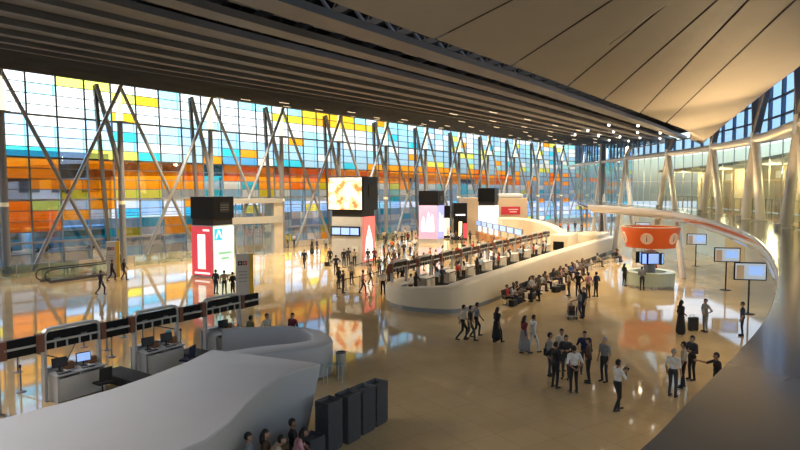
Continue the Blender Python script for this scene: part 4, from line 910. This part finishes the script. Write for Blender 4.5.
    dg = bpy.context.evaluated_depsgraph_get(); out = bpy.data.meshes.new_from_object(ob.evaluated_get(dg)); bpy.data.objects.remove(ob)
    out.name = 'body'; out.materials.clear()
    for x in range(6): out.materials.append(SHOE)
    eyes = [H + Vector((s_ * .032, .088, .012)) for s_ in (-1, 1)]
    for p in out.polygons:
        c = p.center; best = 9; br = 1
        for t, a_, b_, r0, r1, reg in prims:
            if t == 'e': dd = (Vector(((c.x - a_.x) / b_.x, (c.y - a_.y) / b_.y, (c.z - a_.z) / b_.z)).length - 1) * min(b_)
            else:
                ab = b_ - a_; u = max(0, min(1, (c - a_).dot(ab) / ab.length_squared)); dd = (c - a_ - ab * u).length - (r0 + (r1 - r0) * u)
            if dd < best: best = dd; br = reg
        if any((c - e).length < .014 for e in eyes): br = 5
        p.material_index = br; p.use_smooth = True
    return out, H
def hair_mesh(style):
    mb = MB(); n, m = 14, 10; rows = []
    for i in range(m + 1):
        ph = PI * i / m; row = []
        for j in range(n):
            th = 2 * PI * j / n; x, y, z = .086 * math.sin(ph) * math.cos(th), -.008 + .106 * math.sin(ph) * math.sin(th), .015 + .118 * math.cos(ph)
            row.append((x, y, z))
        rows.append(row)
    vs = [v_ for r in rows for v_ in r]; fs = []
    for i in range(m):
        for j in range(n):
            q = (i * n + j, i * n + (j + 1) % n, (i + 1) * n + (j + 1) % n, (i + 1) * n + j); c = sum((Vector(vs[k]) for k in q), Vector()) / 4
            if c.z > .065 or (c.y < -.005 and c.z > -.06) or (style == 'scarf' and c.y < .06): fs.append(q)
    mb.add(vs, fs)
    if style in ('long', 'scarf'):
        mb.tube([(0, -.05, .03), (0, -.075, -.08), (0, -.07, -.2), (0, -.06, -.28)], [.07, .085, .085, .05], 10)
    me = mb.mesh('hair', HAIRS['dark'], smooth=True, angle=80); return me
HAIRM = {k: hair_mesh(k) for k in ('short', 'long', 'scarf')}
POSE = {
    'stand': dict(), 'stand2': dict(elR=(.27, -.06, 1.14), wrR=(.2, .12, 1.02), anL=(-.13, .04, .09)),
    'behind': dict(elL=(-.28, -.1, 1.13), wrL=(-.09, -.18, .97), elR=(.28, -.1, 1.13), wrR=(.09, -.18, .95)),
    'hips': dict(elL=(-.38, -.08, 1.15), wrL=(-.2, .05, 1.0), elR=(.38, -.08, 1.15), wrR=(.2, .05, 1.0)),
    'folded': dict(elL=(-.26, .03, 1.12), wrL=(.03, .19, 1.13), elR=(.26, .03, 1.12), wrR=(-.04, .2, 1.17)),
    'walk': dict(knL=(-.09, .24, .53), anL=(-.09, .2, .11), knR=(.09, -.03, .5), anR=(.09, -.33, .13), ftR=(0, .15, -.075), elL=(-.24, -.13, 1.13), wrL=(-.24, -.1, .89), elR=(.24, .08, 1.13), wrR=(.22, .24, .95), lean=.06),
    'walk2': dict(knR=(.09, .2, .54), anR=(.09, .24, .1), knL=(-.09, -.02, .5), anL=(-.09, -.22, .12), ftL=(0, .15, -.06), elR=(.25, -.1, 1.13), wrR=(.25, -.04, .88), elL=(-.25, .06, 1.13), wrL=(-.23, .2, .94), lean=.05),
    'camera': dict(elL=(-.27, .08, 1.15), wrL=(-.07, .27, 1.36), elR=(.27, .1, 1.17), wrR=(.08, .28, 1.38), hdL=(.3, .5, .6), hdR=(-.3, .5, .6), knL=(-.09, .12, .52), anL=(-.09, .12, .09), anR=(.1, -.15, .1)),
    'reach': dict(elR=(.32, .2, 1.28), wrR=(.42, .46, 1.32), head=(0, .02, 0)),
    'lean': dict(elL=(-.24, .18, 1.13), wrL=(-.12, .4, 1.12), elR=(.24, .18, 1.13), wrR=(.12, .4, 1.12), lean=.25, hdL=(.2, 1, -.1), hdR=(-.2, 1, -.1)),
    'push': dict(elL=(-.24, .1, 1.13), wrL=(-.2, .36, 1.02), elR=(.24, .1, 1.13), wrR=(.2, .36, 1.02), knL=(-.09, .14, .52), anL=(-.09, .14, .1), anR=(.1, -.16, .1)),
}
def seat_pose(**k):
    d = dict(torso=(0, 0, -.44), knL=(-.12, .42, .5), knR=(.12, .42, .5), anL=(-.12, .42, .09), anR=(.13, .45, .09), elL=(-.25, .06, .72), wrL=(-.14, .28, .6), elR=(.25, .06, .72), wrR=(.14, .28, .6), lean=-.05); d.update(k); return d
POSE['sit'] = seat_pose(); POSE['sit2'] = seat_pose(lean=.3, elL=(-.25, .25, .7), wrL=(-.08, .4, .62), elR=(.25, .25, .7), wrR=(.08, .42, .62), head=(0, .05, -.02))
POSE['sit3'] = seat_pose(elL=(-.25, .05, .72), wrL=(.02, .26, .66), elR=(.26, .02, .75), wrR=(.12, .25, .95), knL=(-.2, .4, .5), anL=(-.2, .38, .09))
BODY = {k: make_body(j) for k, j in POSE.items()}
BODY['dress'] = make_body(POSE['stand2'], dress=(.2, .25)); BODY['dresswalk'] = make_body(dict(POSE['walk2'], knL=(-.09, .0, .5), anL=(-.09, -.1, .1)), dress=(.32, .24)); BODY['sitdress'] = make_body(POSE['sit3'])
_used = {}
def person(loc, pose, rz, top, bottom, label, skin=None, hair='dark', style='short', long=False, scale=1.0, group=None, shoe=None):
    t = thing('person', label, 'person', loc, math.radians(rz), group); t.scale = (scale,) * 3
    me, H = BODY[pose]; b = link('body', me, t); sk_ = SKINS[random.randrange(3) if skin is None else skin]
    for sl, m in zip(b.material_slots, (sk_, CLM[top], CLM[bottom], shoe or SHOE, CLM[top] if long else sk_, HAIRS['dark'])): sl.link = 'OBJECT'; sl.material = m
    h = link('hair' if style != 'scarf' else 'headscarf', HAIRM[style], t, H); sl = h.material_slots[0]; sl.link = 'OBJECT'; sl.material = CLM[top] if style == 'scarf' else HAIRS[hair]
    if label in _used: print('DUPLICATE LABEL', label)
    _used[label] = 1
    return t
def bag(loc, rz, size, m, label, name='shoulder_bag', cat='bag'):
    t = thing(name, label, cat, loc, rz); w_, d_, h_ = size
    MB().box((0, 0, h_ / 2), size).build('body', m, t, bevel=min(size) * .15)
    MB().tube([(-w_ * .3, 0, h_), (-w_ * .28, 0, h_ * 1.5), (0, 0, h_ * 1.7), (w_ * .28, 0, h_ * 1.5), (w_ * .3, 0, h_)], .014, 6).build('handle', m, t); return t
BAGM = mat('black nylon', (0.02, 0.02, 0.022), 0.6)
g1 = 'talking group on the open floor'
for px, py, pose, rz, top, bot, lb, kw in [
    (549, 376, 'stand2', -100, 'grey', 'charcoal', 'person in grey shirt with black bag at outer side of talking group', {}),
    (555, 388, 'hips', -60, 'black', 'black', 'person in black shirt seen from behind at the front of the talking group', {}),
    (561, 371, 'stand', 190, 'cream', 'navy', 'person in cream shirt half hidden behind the black shirted man', {}),
    (565.5, 379, 'folded', 150, 'charcoal', 'charcoal', 'person in charcoal top with folded arms between black and white shirts', {'long': True}),
    (573.5, 393, 'behind', 5, 'white', 'black', 'person in white shirt with hands clasped behind the back', {}),
    (584, 374, 'stand2', 170, 'navy', 'charcoal', 'person in navy top behind the brown shirted man of the talking group', {}),
    (588.5, 383, 'hips', 70, 'brown', 'black', 'person in brown shirt facing the talking group', {'long': True}),
    (604, 382, 'stand', 120, 'grey', 'charcoal', 'person in grey polo standing apart at the outer edge of the talking group', {'hair': 'grey'})]:
    person(G(px, py), pose, rz, top, bot, lb, group=g1, **kw)
bag(G(545.5, 373) + Vector((0, 0, 0.75)), 1.2, (.36, .14, .28), BAGM, 'black shoulder bag carried by the person in grey shirt')
person(G(617, 411), 'camera', -75, 'white', 'black', 'person in white shirt raising a small camera while walking')
cm = thing('camera_in_hand', 'small black camera held up by the person in white shirt', 'camera', G(617, 411) + Vector((.31, .06, 1.4)), math.radians(-75))
MB().box((0, 0, .0), (.14, .06, .09)).build('camera_body', BAGM, cm); MB().tube([(0, .03, 0), (0, .09, 0)], .03, 12).build('lens', BLACK, cm)
for px, py, pose, rz, top, bot, lb, kw in [
    (672.5, 397, 'stand', -50, 'white', 'charcoal', 'person in loose white shirt at the front of the group of three', {'hair': 'grey'}),
    (683, 388, 'stand2', 60, 'beige', 'black', 'person in beige shirt in the middle of the group of three', {}),
    (691.5, 380, 'folded', 110, 'charcoal', 'black', 'person in dark jacket at the back of the group of three', {'long': True}),
    (716, 402, 'reach', 85, 'black', 'black', 'person stretching an arm out, half hidden by the mezzanine edge', {}),
    (680.5, 334, 'dress', -80, 'black', 'black', 'person in long black gown and headscarf beside a black suitcase', {'style': 'scarf', 'long': True}),
    (705, 332, 'hips', 100, 'grey', 'grey', 'person in grey suit facing the black suitcase', {'long': True}),
    (742, 336, 'stand', 60, 'dark blue', 'navy', 'person in dark blue top at the mezzanine edge below the near flight monitor', {}),
    (462.5, 340, 'walk', -80, 'cream', 'black', 'person in cream shirt walking at the back of three abreast', {}),
    (469.5, 341, 'walk2', -85, 'black', 'charcoal', 'person in black vest in the middle of three walking abreast', {}),
    (476, 337, 'walk', -75, 'grey', 'black', 'person in grey shirt leading three walking abreast', {}),
    (496.5, 343, 'dresswalk', -60, 'black', 'black', 'person in black top and long black skirt walking alone', {'style': 'long'}),
    (523.5, 354, 'dresswalk', -70, 'maroon', 'grey', 'person in maroon shawl and long grey skirt walking with a companion', {'style': 'long', 'long': True}),
    (532.5, 353, 'walk2', -70, 'white', 'white', 'person dressed all in white walking beside the maroon shawl', {'long': True}),
    (101, 295, 'walk', -100, 'dark blue', 'navy', 'person in dark blue clothes walking near the escalator', {'long': True}),
    (112, 281, 'walk', -80, 'black', 'black', 'person in black striding in front of the sign pylon', {'long': True}),
    (124, 280, 'walk2', -85, 'black', 'charcoal', 'person in black walking just past the sign pylon', {'long': True}),
    (216, 294, 'stand', -20, 'charcoal', 'navy', 'person in charcoal top standing under the red and mint tower', {}),
    (224.5, 295, 'stand2', 10, 'beige', 'charcoal', 'person in beige shirt standing under the red and mint tower', {}),
    (233, 297, 'folded', 60, 'black', 'black', 'person in black shirt standing under the red and mint tower', {}),
    (251, 354, 'stand', -40, 'olive', 'charcoal', 'person in olive top behind the curved white wall', {}),
    (267, 351, 'stand2', -120, 'cream', 'charcoal', 'person in cream shirt behind the curved white wall', {}),
    (293, 350.5, 'stand', 150, 'maroon', 'black', 'person in dark red top behind the curved white wall', {}),
    (288, 247.5, 'stand', 120, 'light blue', 'charcoal', 'person in light blue shirt by the vestibule pier, nearer the pier', {}),
    (294, 247.5, 'folded', -120, 'white', 'charcoal', 'person in white shirt by the vestibule pier, facing companion', {}),
    (304.5, 268, 'walk', 170, 'black', 'charcoal', 'person in black shirt crossing alone before the glass front', {}),
    (312, 254, 'dress', 120, 'black', 'black', 'person in long black coat standing before the glass front', {'long': True}),
    (317, 253, 'stand', -100, 'navy', 'navy', 'person in navy suit beside the long black coat', {'long': True}),
    (326, 252, 'stand2', 180, 'grey', 'charcoal', 'person in grey beside the edge of the screen tower', {'long': True}),
    (330, 266, 'stand', 160, 'black', 'black', 'person in black with dark bag in front of the screen tower edge', {'long': True}),
    (336, 275, 'hips', 20, 'navy', 'black', 'person in navy shirt standing closest to the barrier posts', {}),
    (344, 267, 'stand', 200, 'black', 'black', 'person in black suit and pale shirt front before the flight displays', {'long': True}),
    (348.5, 265.5, 'behind', 0, 'charcoal', 'charcoal', 'person in charcoal suit looking up at the flight displays', {'long': True}),
    (354.5, 267, 'hips', 10, 'beige', 'black', 'person in beige jacket looking at the flight displays', {'long': True}),
    (368, 266, 'stand', 30, 'charcoal', 'grey', 'person in charcoal shorts outfit by the pink red advert', {}),
    (374.5, 265.5, 'stand2', 160, 'maroon', 'navy', 'person in dark red top by the pink red advert', {}),
    (624, 286, 'folded', -70, 'black', 'black', 'person in black leaning at the round information desk', {'style': 'long', 'long': True}),
    (642, 290.5, 'lean', -10, 'grey', 'charcoal', 'person in grey shirt asking at the front of the information desk', {}),
    (653, 282, 'stand', 170, 'red', 'black', 'person in red uniform inside the round information desk', {})]:
    person(G(px, py), pose, rz, top, bot, lb, **kw)
bag(G(327, 266), 0.4, (.5, .25, .38), BAGM, 'dark travel bag beside the person at the screen tower edge', 'travel_bag')
def suitcase(loc, rz, m, label, h=.68):
    t = thing('suitcase', label, 'suitcase', loc, rz); MB().box((0, 0, h / 2 + .05), (.48, .26, h)).build('shell', m, t, bevel=.04)
    MB().tube([(-.12, .1, h), (-.12, .1, h + .14), (.12, .1, h + .14), (.12, .1, h)], .012, 6).build('handle', STEEL_D, t)
    for x in (-.18, .18):
        for y in (-.08, .08): MB().tube([(x - .012, y, .035), (x + .012, y, .035)], .035, 8).build('wheel', BLACKM, t)
suitcase(G(693, 331), .2, BAGM, 'black suitcase between the black gown and the grey suit')

# benches, seated travellers and luggage along the far island wall
def bench(loc, rz, label, n=4):
    t = thing('waiting_bench', label, 'bench', loc, rz, 'waiting benches'); MB().bar((-n * .28, 0, .36), (n * .28, 0, .36), .08, .06).build('beam', STEEL_L, t)
    for k in range(n):
        x = (k - n / 2 + .5) * .56
        MB().box((x, .02, .43), (.5, .46, .05), rx=.05).build('seat', mat('dark seat pad', (0.03, 0.03, 0.035), 0.6), t, bevel=.015); MB().box((x, -.24, .7), (.5, .05, .48), rx=.2).build('backrest', MATS['dark seat pad'], t, bevel=.015)
    for k in range(n + 1): MB().bar((( k - n / 2) * .56, -.2, .6), ((k - n / 2) * .56, .2, .6), .05, .03).build('armrest', STEEL_L, t)
    for x in (-n * .2, n * .2): MB().bar((x, -.25, .02), (x, .25, .02), .06, .04).bar((x, 0, .02), (x, 0, .36), .05, .05).build('leg', STEEL_L, t)
    return t
W0 = G(497, 306, 0); W1 = G(606, 261, 0); wd_ = (W1 - W0); awd = math.atan2(wd_.y, wd_.x); nw = Vector((wd_.y, -wd_.x, 0)).normalized()
Lw = wd_.length; nbn = 9
for k in range(nbn): bench(W0 + wd_ * ((k + .5) / nbn) + nw * .35, awd + PI, f'dark waiting bench with steel arms, {ORD[k]} from the walking trio', 4)
sit_cols = ['red', 'white', 'grey', 'black', 'beige', 'navy', 'maroon', 'white', 'brown', 'charcoal', 'olive', 'pink', 'cream', 'blue']
ns = 0
for k in range(nbn):
    for j in range(4):
        if random.random() < (.45 if k < 2 else .2 if k < 6 else .75): continue
        c = W0 + wd_ * ((k + .5) / nbn) + nw * .38 + wd_.normalized() * ((j - 1.5) * .56)
        top = sit_cols[ns % len(sit_cols)]
        person(c - Vector((0, 0, .0)), ['sit', 'sit2', 'sit3'][ns % 3], math.degrees(awd) + 180, top, ['black', 'navy', 'charcoal', 'brown'][ns % 4],
               f'seated person in {top} top, {ORD[k]} bench from the walking trio, {ORD[3 - j]} seat along', style='long' if ns % 4 == 1 else 'short', group='travellers seated along the far island wall')
        ns += 1
def trolley(loc, rz, label):
    t = thing('luggage_trolley', label, 'trolley', loc, rz, 'luggage trolleys')
    MB().bar((-.25, -.45, .18), (-.18, .5, .18), .04, .04).bar((.25, -.45, .18), (.18, .5, .18), .04, .04).bar((-.25, -.4, .18), (.25, -.4, .18), .04, .04).bar((-.18, .48, .18), (.18, .48, .18), .04, .04).build('frame', STEEL_L, t)
    MB().box((0, 0, .21), (.46, .85, .03)).build('platform', STEEL, t)
    MB().tube([(-.25, -.42, .18), (-.27, -.55, .95), (-.2, -.57, 1.0), (.2, -.57, 1.0), (.27, -.55, .95), (.25, -.42, .18)], .02, 8).build('push_handle', STEEL_L, t)
    for x, y in ((-.24, -.4), (.24, -.4), (0, .42)): MB().tube([(x - .02, y, .08), (x + .02, y, .08)], .08, 12).build('wheel', BLACKM, t)
TB = G(571, 318); trolley(TB, -.1, 'steel luggage trolley pushed by the grey shirted traveller')
def load(base, rz, zs, tags):
    for (dz, size, m, lb) in zip(zs, [(.6, .4, .26), (.5, .36, .24)], [BAGM, mat('brown bag leather', (.12, .05, .03), .6)], tags): bag(base + Vector((0, 0, dz)), rz, size, m, lb, 'travel_bag')
load(TB, 1.4, (.23, .5), ('black holdall at the bottom of the pushed trolley load', 'brown bag on top of the pushed trolley load'))
for x, y, lb in ((513, 306, 'black holdall on the floor before the nearest bench'), (517, 303, 'dark bag beside the holdall before the nearest bench'), (532, 299, 'black bag at the feet of the standing pair by the benches'), (556, 292, 'black bag in front of the crowded bench'), (561, 290, 'second black bag in front of the crowded bench')):
    bag(G(x, y), random.random(), (.62, .36, .42), BAGM, lb, 'travel_bag')
for px, py, pose, rz, top, bot, lb, kw in [
    (579.5, 319, 'push', 60, 'grey', 'navy', 'person in grey shirt pushing the loaded trolley', {'style': 'long'}), (583.5, 317, 'stand2', 100, 'charcoal', 'black', 'person in charcoal with shoulder bag beside the trolley', {}),
    (531.5, 302, 'hips', 100, 'white', 'charcoal', 'person in striped white shirt standing by the benches', {}), (539, 301, 'stand', 90, 'olive', 'black', 'person in olive shirt standing by the benches', {}),
    (569, 296, 'stand', 60, 'beige', 'brown', 'person in beige top standing behind the trolley', {'style': 'long'}), (578, 297, 'hips', -20, 'black', 'black', 'person in black jacket behind the trolley', {'long': True}),
    (588, 298, 'behind', 20, 'pink', 'charcoal', 'person in pale pink shirt beyond the trolley', {}), (596, 297, 'stand2', 30, 'navy', 'black', 'person in navy top at the end of the standing row beyond the trolley', {})]:
    person(G(px, py), pose, rz, top, bot, lb, **kw)
# two people reclining on a bench by the end of the island wall
bench(G(615, 262) + Vector((0.2, .3, 0)), awd + PI, 'dark waiting bench beside the information desk', 3)
person(G(615, 262) + Vector((0.1, .25, 0)), 'sit2', math.degrees(awd) + 180, 'black', 'black', 'seated person in black by the information desk bench'); person(G(615, 262) + Vector((0.45, .8, 0)), 'sit', math.degrees(awd) + 180, 'brown', 'charcoal', 'seated person in brown by the information desk bench')
# seated family at the foot of the near white block
fb = G(288, 455, 0); fdir = Vector((.25, 1, 0)).normalized(); fan = math.atan2(fdir.y, fdir.x)
for x, y, pose, top, lb, st in ((249, 437, 'sit', 'grey', 'seated person in grey top at the cut-off end below the white block', 'short'), (266, 434, 'sit3', 'brown', 'seated person with long hair in brown top below the white block', 'long'), (279, 440, 'sit2', 'beige', 'seated person in beige leaning forward below the white block', 'short'), (293, 423, 'sit', 'black', 'seated person in black, tallest of those below the white block', 'short'), (302, 432, 'sit2', 'pink', 'seated person in pale pink beside the trays', 'long')):
    c = G(x, y, 1.17); c.z = 0; fr = 0.0 if pose != 'sit2' else -.2
    c += Vector((fr, 0, 0)); person(c, pose, -80, top, 'charcoal', lb, style=st, group='people seated below the near white block')
    bx = thing('single_seat', 'dark seat of the ' + lb[7:], 'chair', c, math.radians(-80)); MB().box((0, 0, .35), (.46, .44, .06)).build('seat', MATS['dark seat pad'], bx, bevel=.02); MB().bar((-.18, 0, 0), (-.18, 0, .32), .05, .3).build('leg', STEEL_L, bx); MB().bar((.18, 0, 0), (.18, 0, .32), .05, .3).build('leg', STEEL_L, bx)
# staff and queue at the far island, and the crowd behind
tops = ['white', 'black', 'red', 'grey', 'beige', 'navy', 'maroon', 'light blue', 'charcoal', 'cream', 'olive', 'pink', 'brown', 'orange']
for k in range(10):
    for j in range(2):
        top = ['white', 'black', 'light blue', 'navy', 'red'][(k * 2 + j) % 5]
        p = P2 + U2 * (3.75 * k + .55 + j * .9 + random.uniform(-.15, .15)) - side2 * random.uniform(1.05, 1.3)
        person(p, ['stand', 'hips', 'stand2'][(k + j) % 3], math.degrees(A2) + random.uniform(-30, 30), top, 'black', f'agent in {top} top at the {ORD[k]} counter of the far island, {ORD[j]} of two', group='agents at the far island', style='long' if (k + j) % 2 else 'short')
k = 0
for row in range(4):
    for i in range(14):
        if random.random() < .22: continue
        p = P2 + U2 * (1 + i * 2.5 + random.uniform(-.8, .8)) + side2 * (1.4 + row * 1.5 + random.uniform(-.5, .5)); top = tops[k % 14]
        person(p, ['stand', 'stand2', 'hips', 'folded', 'behind', 'walk2'][k % 6], math.degrees(A2) - 180 + random.uniform(-50, 50), top, ['black', 'navy', 'charcoal', 'brown', 'grey'][k % 5],
               f'queueing person in {top} top, {ORD[row]} line, {ORD[i]} from the rounded island end', style='long' if k % 3 == 0 else 'short', group='queue at the far island', scale=random.uniform(.94, 1.04)); k += 1
for i, (x, y) in enumerate([(384, 262), (389, 262), (394, 268), (399, 262), (404, 258), (392, 254), (398, 252), (410, 256), (415, 252), (386, 248), (393, 246), (402, 247), (408, 245), (416, 246), (448, 240), (452, 244), (456, 243), (462, 246), (470, 243), (450, 236), (384, 243), (396, 241), (405, 240), (412, 240)]):
    top = tops[(i * 5 + 2) % 14]
    person(G(x, y), ['stand', 'walk', 'stand2', 'hips'][i % 4], random.uniform(0, 360), top, ['black', 'navy', 'charcoal'][i % 3], f'distant person in {top} top, {"first second third".split()[i % 3]} {["of the trio near the belt posts", "of the trio by the island end", "of the trio beyond the queue", "of the trio before the glass front", "of the trio by the lilac tower", "of the trio left of the kiosks", "of the trio near the pavilion", "of the farthest trio"][i // 3]}', group='distant travellers', style='long' if i % 3 == 0 else 'short')
for i, (x, y) in enumerate([(530, 233), (538, 232), (545, 234), (552, 233), (560, 232), (568, 234), (575, 231), (582, 233)]):
    top = tops[(i * 3 + 1) % 14]; person(G(x, y), ['stand', 'stand2'][i % 2], random.uniform(0, 360), top, 'black', f'far person in {top} top beyond the cream hood, {ORD[i]} from the pavilion', group='distant travellers')
person(G(96, 274) + U * 1.0 + Vector((0, 0, .1)), 'stand', -60, 'black', 'black', 'person in black riding the escalator, first of two', long=True); person(G(96, 274) + U * 1.8 + Vector((.3, 0, .12)), 'stand2', -60, 'charcoal', 'black', 'person in charcoal riding the escalator, second of two', long=True)
